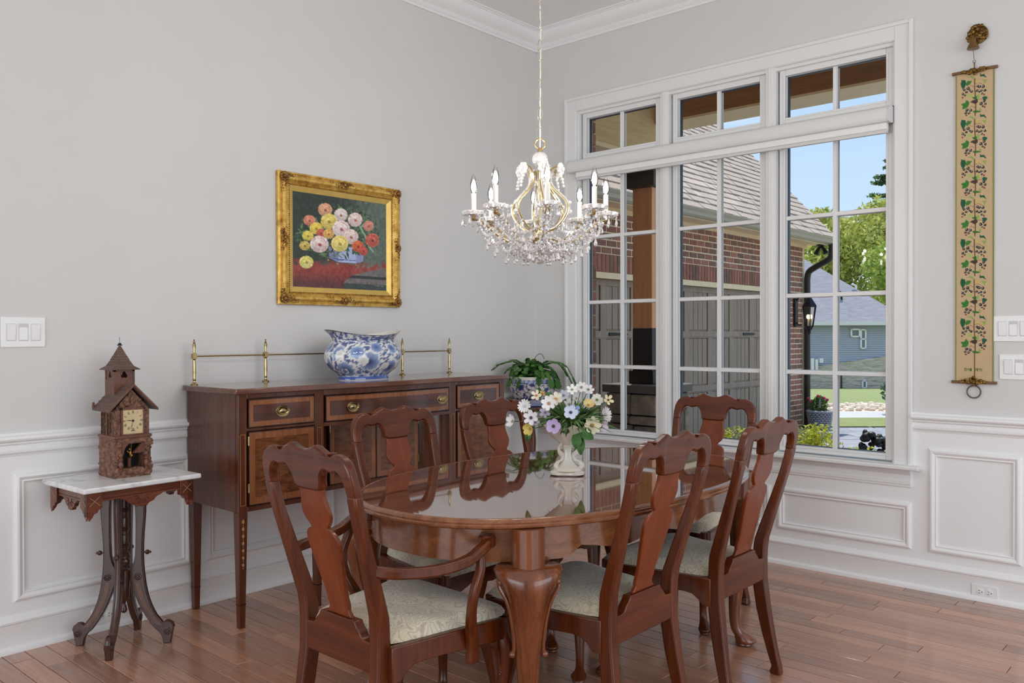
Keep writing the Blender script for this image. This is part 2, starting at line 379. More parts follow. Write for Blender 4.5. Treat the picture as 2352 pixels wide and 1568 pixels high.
# jamb frame lining the opening + mullions
fr = struct('trim_window_frame', 'white jambs, mullions and transom bar of the triple window', 'window frame')
m = MB(); m.box(OX0, OX0+.03, 0, .15, OZ0, OZ1); m.box(OX1-.03, OX1, 0, .15, OZ0, OZ1); m.box(OX0+.03, OX1-.03, 0, .15, OZ1-.03, OZ1); m.box(OX0+.03, OX1-.03, .0, .15, OZ0, OZ0+.03)
m.build('jamb', CAS, fr, smooth=False)
GX = [(.421, .965), (1.120, 1.663), (1.815, 2.362)]
for k, (a, b) in enumerate(((.965, 1.120), (1.663, 1.815))):
    c = (a+b)/2
    m = MB(); m.box(c-.030, c+.030, -.006, .12, OZ0, OZ1); m.box(c-.012, c+.012, -.012, 0, OZ0, OZ1)
    m.build('mullion', CAS, fr, bev=.002, smooth=False)
TZ0, TZ1 = 2.40, 2.49
MB().box(OX0, OX1, .0, .12, TZ0+.02, TZ1-.01).build('transom_bar', CAS, fr, smooth=False)
def ring4(m, x0, x1, z0, z1, w, y0, y1, wb=None):
    wb = wb or w
    m.box(x0-w, x0, y0, y1, z0-wb, z1+w); m.box(x1, x1+w, y0, y1, z0-wb, z1+w); m.box(x0, x1, y0, y1, z1, z1+w); m.box(x0, x1, y0, y1, z0-wb, z0)
RZ = [.682, 1.085, 1.516, 1.955, 2.385]
names = ('left', 'middle', 'right')
for k, (x0, x1) in enumerate(GX):
    w_ = struct('window_%d' % (k+1), 'white %s window with two over eight divided panes' % names[k] if False else 'white divided pane window, %s of the three' % names[k], 'window')
    for (z0, z1, cols, rows, nm) in ((.672, 2.385, 2, RZ, 'sash'), (2.520, 2.757, 2, [2.520, 2.757], 'transom_sash')):
        m = MB(); ring4(m, x0, x1, z0, z1, .034, .02, .075); sash = m.build(nm, CAS, w_, bev=.004, smooth=False)
        m = MB(); ring4(m, x0+.0, x1, z0, z1, .012, .016, .03); m.build('glazing_bead', CAS, sash, bev=.003, smooth=False)
        m = MB()
        for (a0, a1, b0, b1) in ((x0, x0+.007, z0, z1), (x1-.004, x1, z0, z1), (x0, x1, z1-.004, z1), (x0, x1, z0, z0+.003)): m.box(a0, a1, .054, .074, b0, b1)
        m.build('spacer', DARK, sash, smooth=False)
        xm = (x0+x1)/2
        def bar(ax0, ax1, az0, az1, vert):
            m = MB()
            for ya, yb, s_ in ((.034, .050, 1), (.066, .076, 1)):
                if vert: m.prism([(ax0, yb), (ax0+.003, ya), (ax1-.003, ya), (ax1, yb)], 'z', az0, az1)
                else: m.prism([(yb-.0013, az0), (ya+.0017, az0+.003), (ya+.0017, az1-.003), (yb-.0013, az1)], 'x', ax0, ax1)
            return m
        bar(xm-.0125, xm+.0125, z0, z1, True).build('muntin', CAS, sash, fix=True, smooth=False)
        for z in rows[1:-1]: bar(x0, x1, z-.013, z+.013, False).build('muntin', CAS, sash, fix=True, smooth=False)
        rz = rows[:]; rz[0] = z0
        for c in range(2):
            for q in range(len(rz)-1):
                a0 = x0 if c == 0 else xm; a1 = xm if c == 0 else x1
                MB().add([(a0, .058, rz[q]), (a1, .058, rz[q]), (a1, .058, rz[q+1]), (a0, .058, rz[q+1])], [(0, 1, 2, 3)]).build('pane', GL, sash, smooth=False)
# roller shade cassette
sh = thing('roller_shade', 'long white roller shade cassette mounted across the triple window', 'window shade', (0, 0, 0))
cs = [(-.002, 2.392)] + sp([(-.045, 2.385), (-.078, 2.390), (-.086, 2.42), (-.080, 2.450), (-.060, 2.468), (-.03, 2.470)], 12) + [(-.002, 2.468)]
MB().prism(cs, 'x', .335, 2.398).build('cassette', mat('shade_plastic', 'dedddc', .45), sh, angle=30)
MB().prism([(p[0]*1.02, 2.43+(p[1]-2.43)*1.02) for p in cs], 'x', 2.398, 2.408).build('end_cap', mat('shade_cap', 'd2d1d0', .5), sh, angle=30)
MB().prism([(p[0]*1.02, 2.43+(p[1]-2.43)*1.02) for p in cs], 'x', .327, .335).build('end_cap', MATS['shade_cap'], sh, angle=30)
MB().box(.385, 2.388, -.058, -.020, 2.352, 2.386).build('hem_bar', mat('shade_bar', 'ebebeb', .35), sh, bev=.003, smooth=False)
MB().box(.385, 2.388, -.050, -.028, 2.335, 2.352).build('bottom_slat', mat('shade_cap', 'd2d1d0', .5), sh, smooth=False)
# ---- wall plates
PLATE = mat('switch_plastic', 'e9e9e8', .3)
def plate_set(name, label, wall, a0, a1, z0, z1, gangs, gap=.046):
    t = thing(name, label, 'light switch')
    def BX(a, b, o0, o1, c, d):
        return MB().box(o0, o1, a, b, c, d) if wall == 'L' else MB().box(a, b, -o1, -o0, c, d)
    BX(a0, a1, 0, .006, z0, z1).build('cover_plate', PLATE, t, bev=.003)
    c0 = (a0+a1)/2-(gangs-1)*gap/2; zm = (z0+z1)/2
    for g in range(gangs):
        c = c0+g*gap
        BX(c-.0185, c+.0185, .0055, .0068, zm-.036, zm+.036).build('bezel', mat('switch_gap', 'c9c9c8', .4), t, smooth=False)
        r = BX(c-.0165, c+.0165, .006, .0095, zm-.033, zm+.033)
        off = .0035*(1 if g % 2 == 0 else -1)
        r.v = [tuple((p[0]+(off*(1 if p[2] > zm else -.2) if wall == 'L' and p[0] > .008 else 0), p[1]-(off*(1 if p[2] > zm else -.2) if wall == 'R' and p[1] < -.008 else 0), p[2])) for p in r.v]
        r.build('rocker', PLATE, t, bev=.0015)
        for zz in (z0+.014, z1-.014):
            s_ = MB().lathe([(.0026, 0), (.0026, .0012), (.0, .0016)], 8, (.006, c, zz) if wall == 'L' else (0, 0, 0), 'x')
            if wall == 'R': s_ = MB().lathe([(.0026, 0), (.0026, -.0012), (.0, -.0016)], 8, (c, -.006, zz), 'y')
            s_.build('screw', PLATE, t, fix=True)
    return t
plate_set('light_switch', 'white three rocker switch plate on the wall left of the clock', 'L', -3.402, -3.233, 1.251, 1.376, 3)
plate_set('light_switch', 'white three rocker switch plate just right of the hanging tapestry', 'R', 2.867, 3.036, 1.261, 1.385, 3)
plate_set('light_switch', 'lower white two rocker switch plate right of the hanging tapestry', 'R', 2.893, 3.015, 1.080, 1.201, 2)
def outlet(name, label, wall, a0, z0):
    t = thing(name, label, 'outlet'); o_ = .016
    def BX(a, b, o0, o1, c, d): return MB().box(o0, o1, a, b, c, d) if wall == 'L' else MB().box(a, b, -o1, -o0, c, d)
    BX(a0, a0+.115, o_, o_+.005, z0, z0+.068).build('cover_plate', PLATE, t, bev=.002)
    for c in (a0+.0375, a0+.0775):
        pr = [(.0165, o_+.004), (.0165, o_+.0065), (.0155, o_+.0068)] if wall == 'L' else [(.0165, -o_-.004), (.0165, -o_-.0065), (.0155, -o_-.0068)]
        MB().lathe(pr, 20, (0, c, z0+.034) if wall == 'L' else (c, 0, z0+.034), 'x' if wall == 'L' else 'y').build('receptacle', PLATE, t, fix=True)
        BK = mat('outlet_slot', '2b2b2b', .6)
        for (da, dz, w, h) in ((-.003, .006, .008, .0022), (-.003, -.006, .008, .0022), (.009, 0, .0045, .0045)):
            BX(c+da-w/2, c+da+w/2, o_+.006, o_+.0072, z0+.034+dz-h/2, z0+.034+dz+h/2).build('slot', BK, t, smooth=False)
    return t
outlet('wall_outlet', 'white double outlet in the baseboard below the hanging tapestry', 'R', 2.779, .013)
outlet('wall_outlet', 'white double outlet in the baseboard behind the marble topped table', 'L', -3.06, .030)
# ================================================================== outside
GZ = -.26
def PD(s, d, z=None):                     # point from lateral s and depth d of the view out of the window
    p = Vector((CAM[0], CAM[1], 0)) + Vector((math.sin(YAW), math.cos(YAW), 0))*d + Vector((math.cos(YAW), -math.sin(YAW), 0))*s
    return (p.x, p.y, GZ if z is None else z)
def ground(name, pts, material, label, cat, kind='structure', th=.06):
    m = MB(); m.loft([[(p[0], p[1], p[2]-th) for p in pts], list(pts)])
    o = m.build(name, material, fix=True, smooth=False); o['kind'] = kind; o['label'] = label; o['category'] = cat; return o
# -- porch slab and paver walk
CONC = mat('porch_concrete', '8e9096', .8, var=.12, scale=5, bump=.2)
ground('porch_slab', [(-1.9, .29, GZ+.04), (9, .29, GZ+.04), (9, 2.62, GZ+.04), (-1.9, 2.62, GZ+.04)], CONC, 'grey concrete porch slab outside the window', 'porch floor', th=.2)
walk = ground('walkway', [PD(-6, 7.2, GZ-.012), PD(22, 7.2, GZ-.012), PD(22, 14.05, GZ-.012), PD(-6, 14.05, GZ-.012)], mat('paver_joint', '5d6066', .9), 'blue grey paver walk crossing in front of the porch', 'walkway')
PV = NT('paver'); oi = PV.n('ShaderNodeObjectInfo'); PV.base(PV.mix(1, PV.ramp(PV.noise(PV.coord(), 9, 4), [(.3, lin('878b96')), (.7, lin('9fa3ac'))]), PV.ramp(oi.outputs['Random'], [(0, (.8, .8, .82)), (1, (1.1, 1.08, 1.08))]), 'MULTIPLY')); PV.set(Roughness=.8); PV = PV.m
pvm = MB().box(-.148, .148, -.148, .148, -.02, 0).mesh('paver', PV, smooth=False); pvh = MB().box(-.298, .298, -.148, .148, -.02, 0).mesh('paver', PV, smooth=False)
k = 0; d = 9.4
while d < 13.9:
    s = 4.0+(.3 if k % 2 else 0)
    while s < 7.9:
        lng = rr.random() < .5; me = pvh if lng else pvm; w = .6 if lng else .3
        o = link('paver', me, walk); p = PD(s+w/2, d+.15, GZ+.004+rr.uniform(-.003, .003)); o.location = p; o.rotation_euler = (0, 0, -YAW); s += w
    d += .3; k += 1
rest = MB()
d = 7.3
while d < 14:
    s = -6
    while s < 22:
        if not (4.0 <= s < 7.9 and 9.4 <= d < 13.9):
            a = [PD(s+.01, d+.01), PD(s+.59, d+.01), PD(s+.59, d+.29), PD(s+.01, d+.29)]; rest.add(a, [(0, 1, 2, 3)])
        s += .6
    d += .3
o = rest.build('paver_field', PV, walk, smooth=False); o['kind'] = 'stuff'
def grass_mat():
    N = NT('lawn_grass'); f = N.noise(N.coord((1, 1, 1), False), 2.4, 6, .7); f2 = N.noise(N.coord((1, 1, 1), False), 60, 3, .7)
    N.base(N.mix(.45, N.ramp(f, [(.3, lin('8f9f5e')), (.7, lin('b0bc7c'))]), N.ramp(f2, [(.3, lin('728448')), (.7, lin('c4cd92'))]))); N.set(Roughness=.95); N.bump(f2, .8, .06); return N.m
GRASS = grass_mat()
ground('lawn_strip', [PD(-6, 14.05), PD(24, 14.05), PD(24, 15.7), PD(-6, 15.7)], GRASS, 'narrow strip of lawn beyond the paver walk', 'lawn', th=.2)
ground('driveway', [PD(-6, 15.7), PD(26, 15.7), PD(26, 16.9), PD(-6, 16.9)], mat('driveway_concrete', 'b9bbc2', .85, var=.08), 'pale grey driveway strip beyond the lawn', 'driveway', th=.2)
ground('gravel_bed', [PD(-6, 16.9), PD(28, 16.9), PD(28, 18.6), PD(-6, 18.6)], mat('gravel', 'cdbfae', .95, var=.35, scale=30, bump=.5), 'pale bed of landscape stones beside the driveway', 'gravel bed', th=.2)
m = MB(); rs = random.Random(5)
for i in range(420):
    s, d = rs.uniform(4.2, 10.5), rs.uniform(17.0, 18.5); p = PD(s, d); r = rs.uniform(.03, .09)
    m.sphere((p[0], p[1], GZ+r*.3), r, 6, 4, (1, rs.uniform(.7, 1.2), rs.uniform(.5, .8)))
o = m.build('landscape_stones', mat('landscape_stone', 'd9cbbb', .9, var=.3, scale=3)); tag(o, 'scatter of pale river stones beside the driveway', 'stones', kind='stuff')
lawn_pts = MB().grid(lambda u, v: PD(-30+130*u, 18.6+95*v, GZ-1.72*min(1, v*95/32)-.045*max(0, v*95-45)), 12, 30)
o = lawn_pts.build('lawn', GRASS, fix=False); o['kind'] = 'structure'; o['label'] = 'sunlit green lawn sloping down to the grey neighbour house'; o['category'] = 'lawn'
# ------------------------------------------------------------------ brick garage wing
XG = -1.96
gar = struct('garage_wing', 'red brick garage wing with wide carriage door and shingle roof', 'garage')
MORT = mat('mortar', 'f0dcb4', .95, var=.06, scale=12)
def brick_mat():
    N = NT('brick_red'); oi = N.n('ShaderNodeObjectInfo'); f = N.noise(N.coord(), 14, 5, .65)
    c = N.ramp(oi.outputs['Random'], [(0, lin('6b5853')), (.22, lin('7e5a50')), (.45, lin('9a6252')), (.75, lin('ad6c58')), (1, lin('b97a64'))])
    c = N.mix(.35, c, N.ramp(f, [(.3, lin('6e5448')), (.7, lin('bd8a72'))])); N.base(c); N.set(Roughness=.9); N.bump(f, .4, .01); return N.m
BRK = brick_mat()
DY0, DY1, DZT = 3.0, 8.2, 1.955
m = MB(); m.box(-6.5, XG-.005, .3, DY0, GZ, 2.86); m.box(-6.5, XG-.005, DY1, 9.40, GZ, 2.86); m.box(-6.5, XG-.005, DY0, DY1, DZT, 2.86)
m.build('mortar_wall', MORT, gar, smooth=False)
def brick_mesh(ly, lz):
    b = .004; m = MB(); m.box(-.05, 0, 0, ly, 0, lz)
    m.v = [(x, y, z) if x < -.01 else (x, y+(b if y < ly/2 else -b), z+(b if z < lz/2 else -b)) for x, y, z in m.v]; m.box(-.06, -.004, 0, ly, 0, lz)
    return m.mesh('brick', BRK, smooth=False)
BL, BH, BP = .199, .0685, .0855
full, half = brick_mesh(BL, BH), brick_mesh(.094, BH)
sold = brick_mesh(.070, .212)
cand = []; zc = GZ-.047; k = 0
while zc+BH < 2.84:
    y = .3 - (BL+.016)/2*(k % 2)
    while y < 9.40:
        e0, e1 = y, min(y+BL, 9.40)
        ok = e1-e0 > .09 and y > .29
        if zc < 2.25 and DY0-.02 < e1 and e0 < DY1+.02: ok = False
        if ok: cand.append((0 if (y > 3.2 and (zc > 2.2 or y > 8.5)) else 1, y, zc, full if e1-e0 > .19 else half))
        y += BL+.016
    zc += BP; k += 1
cand.sort(key=lambda c: (c[0], -c[2] if c[1] < 8.5 else 0)); rest = MB()
for i, (pri, y, z, me) in enumerate(cand):
    if pri == 0 and i < 300: o = link('brick', me, gar); o.location = (XG, y, z)
    else:
        w = BL if me is full else .094; rest.box(XG-.05, XG-.001, y, y+w, z, z+BH)
o = rest.build('brick_field', BRK, gar, smooth=False); o['kind'] = 'stuff'
y = DY0-.05
while y < DY1+.05: o = link('soldier_brick', sold, gar); o.location = (XG+.004, y, 2.035); y += .0815
TAN = mat('tan_trim', 'f2dcae', .7, var=.05)
TANL = mat('tan_soffit', 'f2d8ac', .75, var=.05)
m = MB(); m.box(XG-.06, XG+.02, DY0-.06, DY1+.06, DZT, 2.030); m.box(XG-.06, XG+.012, DY0-.09, DY0, GZ, DZT); m.box(XG-.06, XG+.012, DY1, DY1+.09, GZ, DZT)
m.build('door_trim', TAN, gar, bev=.006, smooth=False)
# carriage door
gd = struct('door_1', 'weathered grey brown wooden carriage garage door', 'garage door')
GDW = wood('weathered_wood', '8c7a66', 'a08d78', 'b29f89', .75, 'z', .8, 0)
MB().box(XG-.12, XG-.09, DY0, DY1, GZ, DZT).build('door_slab', GDW, gd, smooth=False)
nP = 8; pwid = (DY1-DY0)/nP; rowsz = [(1.36, 1.90), (.60, 1.24), (-.18, .48)]
for i in range(nP):
    for (z0, z1) in rowsz:
        y0, y1 = DY0+i*pwid+.07, DY0+(i+1)*pwid-.07
        nb = 4; bw = (y1-y0)/nb
        for q in range(nb): MB().box(XG-.092, XG-.078, y0+q*bw+.006, y0+(q+1)*bw-.006, z0, z1).build('board', GDW, gd, bev=.003, smooth=False)
for i in range(nP+1): MB().box(XG-.09, XG-.066, DY0+i*pwid-.06, DY0+i*pwid+.06, GZ, DZT).build('stile', GDW, gd, bev=.004, smooth=False)
for (z0, z1) in ((1.88, DZT), (1.26, 1.34), (1.245, 1.258), (.50, .58), (.485, .497), (GZ, -.20)):
    MB().box(XG-.09, XG-.062, DY0, DY1, z0, z1).build('rail', GDW, gd, bev=.004, smooth=False)
BLK = mat('black_iron', '1c1c1e', .45, .6)
for yy in (7.25, 3.75):
    MB().prism([(yy, 1.28), (yy+.32, 1.285), (yy+.42, 1.30), (yy+.32, 1.315), (yy, 1.32)], 'x', XG-.062, XG-.05).build('strap_hinge', BLK, gd, smooth=False)
# eaves, gutter, roof
EX, EZ, RY, RM = -1.50, 2.885, 9.55, 1.05
m = MB(); m.box(XG-.02, EX-.02, -.5, RY-.02, 2.80, 2.83); m.build('soffit', TANL, gar, smooth=False)
MB().box(XG-.01, XG+.03, .3, 9.42, 2.745, 2.80).build('frieze_board', TAN, gar, smooth=False)
MB().box(EX-.035, EX-.012, -.5, RY-.02, 2.755, 2.84).build('fascia', TAN, gar, bev=.004, smooth=False)
GUT = mat('gutter_bronze', 'a39a86', .4, .4)
MB().prism([(EX-.012, 2.77), (EX+.03, 2.765), (EX+.055, 2.79), (EX+.062, 2.83), (EX+.075, 2.845), (EX+.085, 2.875), (EX+.078, 2.88), (EX-.012, 2.86)], 'y', -.5, RY).build('gutter', GUT, gar, fix=True, angle=25)
MB().prism([(EX, EZ-.02), (EX, EZ), (-8, EZ+RM*6.5), (-8, EZ+RM*6.5-.05)], 'y', -.5, RY).build('roof_deck', mat('roof_underlay', '4a4744', .9), gar, smooth=False)
# gable end under the rake
MB().prism([(-6.5, 2.86), (XG-.012, 2.86), (-6.5, 2.86+RM*4.5)], 'y', 9.28, 9.39).build('gable_wall', BRK, gar, smooth=False)
def shingle_mat():
    N = NT('roof_shingle'); oi = N.n('ShaderNodeObjectInfo'); f = N.noise(N.coord((1, 1, 1)), 70, 3, .7)
    N.base(N.mix(1, N.ramp(f, [(.3, lin('ab9d90')), (.7, lin('c9baac'))]), N.ramp(oi.outputs['Random'], [(0, (.82, .80, .80)), (1, (1.1, 1.08, 1.06))]), 'MULTIPLY')); N.set(Roughness=.95); return N.m
SHG = shingle_mat()
sl = math.hypot(1, RM); ca, sa = 1/sl, RM/sl
def shingle(m, y0, y1, t, lift):
    # t: distance up the slope of the butt edge; the shingle is .26 long, thicker at the butt
    def P(tt, n): return (EX+.02-tt*ca+n*sa, EZ+.0+tt*sa+n*ca)
    a, b, c, d = P(t, .002+lift), P(t, .030+lift), P(t+.26, .008), P(t+.26, .001)
    m.loft([[(a[0], y0, a[1]), (b[0], y0, b[1]), (c[0], y0, c[1]), (d[0], y0, d[1])], [(a[0], y1, a[1]), (b[0], y1, b[1]), (c[0], y1, c[1]), (d[0], y1, d[1])]])
field = MB(); ns = 0; t = -.02; row = 0
while t < 8.6:
    y = RY-.0; first = True
    while y > 1.5:
        w = rs.choice([.12, .17, .22, .28]); y0 = y-w; lift = rs.choice([0, 0, .007])
        # in view: between the two window mullions, below the porch beam
        vis = .2 < t < 3.6 and 3.3 < y < RY and (y < 7.6) and (t < .42*(y-3.2)+1.7)
        if vis and ns < 300 and (y < 6.7):
            m = MB(); shingle(m, y0+.003, y, t, lift); m.build('shingle', SHG, gar, smooth=False, fix=True); ns += 1
        else: shingle(field, y0+.003, y, t, lift)
        y = y0
    t += .145; row += 1
o = field.build('shingle_field', SHG, gar, smooth=False, fix=True); o['kind'] = 'stuff'
# downspout with offset elbow
DSP = mat('downspout_bronze', '37322d', .35, .5)
dp = [(EX+.03, 9.32, 2.78), (EX+.03, 9.32, 2.66), (EX+.0, 9.32, 2.54), (XG+.22, 9.34, 2.42), (XG+.09, 9.36, 2.34), (XG+.06, 9.37, 2.22), (XG+.06, 9.37, 1.2), (XG+.06, 9.37, GZ+.02)]
o = MB().tube(sp(dp[:6], 16)+dp[6:], .052, 10, up=(0, 1, 0)).build('downspout', DSP)
tag(o, 'dark bronze downspout with curved elbow at the garage corner', 'downspout')
fl = thing('flood_light', 'small black twin head flood light under the garage soffit', 'lamp', (XG+.25, 9.48, 2.80))
MB().lathe([(.07, 0), (.07, -.02), (.02, -.03)], 14).build('mount', BLK, fl, fix=True)
for sx in (-1, 1): MB().tube([(0, 0, -.02), (sx*.05, .0, -.08), (sx*.09, 0, -.16)], [.02, .03, .045], 10).build('lamp_head', BLK, fl)
# lantern on the brick corner
ln = thing('wall_lantern', 'black carriage lantern glowing on the garage brick corner', 'lantern', (XG+.01, 8.99, 1.34))
MB().box(0, .03, -.06, .06, .08, .56).build('back_plate', BLK, ln, bev=.01)
MB().tube(sp([(.02, 0, .50), (.10, 0, .60), (.20, 0, .62), (.24, 0, .56)], 10), .012, 8).build('arm', BLK, ln)
MB().tube(sp([(.02, 0, .16), (.07, 0, .10), (.11, 0, .12)], 8), .010, 8).build('lower_scroll', BLK, ln)
MB().lathe([(.01, .60), (.03, .56), (.05, .53), (.115, .43), (.125, .40), (.115, .40)], 6, (.24, 0, 0)).build('roof', BLK, ln, fix=True, angle=20)
MB().lathe([(.062, .06), (.066, .09), (.05, .04), (.02, .01), (.03, -.02), (.005, -.05)], 6, (.24, 0, 0)).build('base', BLK, ln, fix=True, angle=20)
m = MB()
for i in range(6):
    a = i*PI/3; m.tube([(.24+.064*math.cos(a), .064*math.sin(a), .08), (.24+.112*math.cos(a), .112*math.sin(a), .41)], .008, 6)
m.build('cage', BLK, ln)
for i in range(6):
    a, b = i*PI/3, (i+1)*PI/3
    MB().add([(.24+.06*math.cos(a), .06*math.sin(a), .085), (.24+.06*math.cos(b), .06*math.sin(b), .085), (.24+.108*math.cos(b), .108*math.sin(b), .405), (.24+.108*math.cos(a), .108*math.sin(a), .405)], [(0, 1, 2, 3)]).build('pane', glass('lantern_glass', (.95, .92, .85)), ln, smooth=False)
WARM = emit('lantern_bulb', 'ffd9a0', 5)
for i in range(3):
    a = i*2.1; MB().sphere((.24+.03*math.cos(a), .03*math.sin(a), .24), .022, 8, 6, (1, 1, 1.7)).build('bulb', WARM, ln)
    MB().lathe([(.011, .08), (.011, .21)], 8, (.24+.03*math.cos(a), .03*math.sin(a), 0)).build('candle', mat('lantern_candle', 'e8dcc0', .6), ln)
# ------------------------------------------------------------------ porch
TIMB = wood('timber_orange', 'd8905c', 'eaa877', 'f2b98a', .6, 'z', .6, 0)
TIMD = wood('timber_dark', '8a5f42', 'a3754f', 'b5865c', .7, 'x', .6, 0)
col_ = thing('porch_column', 'square orange brown timber porch column with shade painted black on its lower shaft', 'column', (-.535, 2.29, 0))
MB().box(-.107, .107, -.107, .107, 1.355, 2.68).build('shaft', TIMB, col_, bev=.006)
MB().box(-.108, .108, -.108, .108, .95, 1.355).build('lower_shaft_shade', mat('black_plinth_and_shade', '231f1d', .5), col_, bev=.004)  # part of the shaft: shade painted in as near-black colour, no separate wrap
MB().box(-.135, .135, -.135, .135, .831, .955).build('plinth', MATS['black_plinth_and_shade'], col_, bev=.006)
m = MB().box(-.155, .155, -.155, .155, 2.68, 2.86); m.build('capital', mat('dark_timber_cap', '3d352d', .6), col_, bev=.006, smooth=False)
pier = thing('stone_pier', 'dark stacked stone pier with a slab cap under the porch column', 'stone pier', (-.535, 2.275, 0))
STN = NT('pier_stone'); oi = STN.n('ShaderNodeObjectInfo'); ff = STN.noise(STN.coord(), 7, 6, .65)
STN.base(STN.mix(1, STN.ramp(ff, [(.3, lin('7d756b')), (.55, lin('a0968a')), (.8, lin('bfb3a4'))]), STN.ramp(oi.outputs['Random'], [(0, (.6, .6, .62)), (1, (1.25, 1.2, 1.1))]), 'MULTIPLY')); STN.set(Roughness=.9); STN.bump(ff, .7, .03); STN = STN.m
MB().box(-.255, .255, -.255, .255, GZ, .755).build('core', mat('pier_mortar', '2e2b28', .95), pier, smooth=False)
MB().box(-.31, .31, -.31, .31, .755, .831).build('cap_slab', mat('cap_stone', '6f6a66', .85, var=.15, scale=6, bump=.4, bscale=20), pier, bev=.008)
for face in range(4):
    z = GZ; ri = random.Random(11+face)
    while z < .74:
        h = min(ri.choice([.09, .13, .19, .22]), .752-z); a = -.275
        while a < .27:
            w = min(ri.uniform(.16, .36), .275-a)
            if .275-(a+w) < .08: w = .275-a
            m = MB().box(a+.006, a+w-.006, -.285-ri.uniform(0, .012), -.25, z+.006, z+h-.006)
            m.v = [(x+ri.uniform(-.006, .006), y+ri.uniform(-.006, .006), zz+ri.uniform(-.005, .005)) for x, y, zz in m.v]
            m.xf(Matrix.Rotation(face*PI/2, 4, 'Z')); m.build('stone', STN, pier, bev=.014)
            a += w
        z += h
pb = struct('porch_roof', 'brown timber porch beams and tan boarded porch ceiling', 'porch roof')
MB().box(-.29, 8.5, 2.02, 2.34, 3.215, 3.62).build('front_beam', TIMD, pb, smooth=False)
MB().box(-.275, 8.5, 2.01, 2.35, 3.195, 3.215).build('beam_soffit', TAN, pb, smooth=False)
TANW = wood('tan_siding', 'c9ab74', 'dcc18e', 'e8d3a6', .8, 'y', .7, 0)
MB().box(-.62, -.29, .29, 2.36, 2.90, 3.62).build('side_beam', TANW, pb, smooth=False)
MB().box(-.64, -.275, .29, 2.36, 2.862, 2.90).build('side_beam_trim', TAN, pb, smooth=False)
MB().box(-1.9, 8.5, .16, 2.6, 3.62, 3.70).build('porch_ceiling', TANL, pb, smooth=False)
# brick skin of our own wall beside the window, seen at the jamb
jb = struct('wall_brick_skin', 'dark brick reveal just outside the left window jamb', 'brick wall')
m = MB(); m.box(-1.96, .285, .165, .275, GZ, 3.62); m.box(2.43, 9, .165, .275, GZ, 3.62); m.box(.285, 2.43, .165, .275, GZ, .58); m.box(.285, 2.43, .165, .275, 2.86, 3.62); m.build('mortar_wall', mat('mortar_dark', '8f7f6c', .95), jb, smooth=False)
z = .58; k = 0
while z < 2.86:
    w = .205 if k % 2 else .1
    MB().box(.300-w, .300+rs.uniform(0, .010), .17, .285, z+.006, z+.078).build('brick', BRK, jb, smooth=False); z += BP; k += 1
# ------------------------------------------------------------------ neighbour house
nh = thing('neighbour_house', 'blue grey sided house with grey hip roof beyond the lawn', 'house')
SID = mat('blue_siding', 'b2b5c6', .8, var=.05, scale=1)
D0 = 50.0
def NP(s, d, z): return PD(s, d, z)
m = MB(); zb, zt = -1.3, 1.95; n_l = 26
for i in range(n_l):
    z0, z1 = zb+(zt-zb)*i/n_l, zb+(zt-zb)*(i+1)/n_l
    a = [NP(6, D0-.06, z0), NP(23.2, D0-.06, z0), NP(23.2, D0, z1), NP(6, D0, z1), NP(6, D0, z0), NP(23.2, D0, z0)]
    m.add(a, [(0, 1, 2, 3), (4, 5, 1, 0)])
m.build('siding', SID, nh, smooth=False)
m = MB().loft([[NP(6, D0+.05, -3), NP(23.1, D0+.05, -3), NP(23.1, D0+9, -3), NP(6, D0+9, -3)], [NP(6, D0+.05, 2), NP(23.1, D0+.05, 2), NP(23.1, D0+9, 2), NP(6, D0+9, 2)]]); m.build('body', SID, nh, smooth=False, fix=True)
def stone_mat():
    N = NT('ledge_stone'); v = N.coord((1, 1, 1), False, 'Generated')
    b = N.n('ShaderNodeTexBrick'); mp = N.n('ShaderNodeMapping'); tc = N.n('ShaderNodeTexCoord'); N.l(tc.outputs['Object'], mp.inputs[0]); mp.inputs['Rotation'].default_value = (PI/2, 0, 0)
    N.base(N.ramp(N.noise(N.coord((.8, .8, 3.6), False), 2.2, 5, .8), [(.3, lin('a3978d')), (.5, lin('c9bbae')), (.7, lin('e6d9cc'))])); N.set(Roughness=.95); N.bump(N.noise(N.coord((.8, .8, 4), False), 2, 4), .8, .2); return N.m
LST = stone_mat()
m = MB(); m.loft([[NP(6, D0-.25, -3.2), NP(23.3, D0-.25, -3.2), NP(23.3, D0-.25, .15), NP(15, D0-.25, -1.05), NP(6, D0-.25, -1.1)], [NP(6, D0, -3.2), NP(23.3, D0, -3.2), NP(23.3, D0, .15), NP(15, D0, -1.05), NP(6, D0, -1.1)]]); m.build('stone_base', LST, nh, smooth=False, fix=True)
RF = NT('house_shingles'); RF.base(RF.ramp(RF.noise(RF.coord((.6, .6, 9), False), 3, 5, .75), [(.3, lin('7d7b85')), (.7, lin('a5a3ab'))])); RF.set(Roughness=.95); RF = RF.m
e1 = [NP(4, D0-.6, 1.97), NP(23.6, D0-.6, 1.97), NP(23.6, D0+11, 1.97), NP(4, D0+11, 1.97)]; r1 = [NP(9, D0+5.2, 6.6), NP(18.4, D0+5.2, 6.6)]
MB().add(e1+r1, [(0, 1, 5, 4), (1, 2, 5), (2, 3, 4, 5), (3, 0, 4), (3, 2, 1, 0)]).build('hip_roof', RF, nh, smooth=False)
m = MB().loft([[NP(4, D0-.64, 1.80), NP(23.7, D0-.64, 1.80), NP(23.7, D0-.55, 1.80), NP(4, D0-.55, 1.80)], [NP(4, D0-.64, 2.0), NP(23.7, D0-.64, 2.0), NP(23.7, D0-.55, 2.0), NP(4, D0-.55, 2.0)]]); m.build('gutter', mat('white_gutter', 'e4dde2', .5), nh, fix=True, smooth=False)
WH = mat('white_vinyl', 'f0e9ee', .5); WG = mat('far_window_glass', '6c7680', .1)
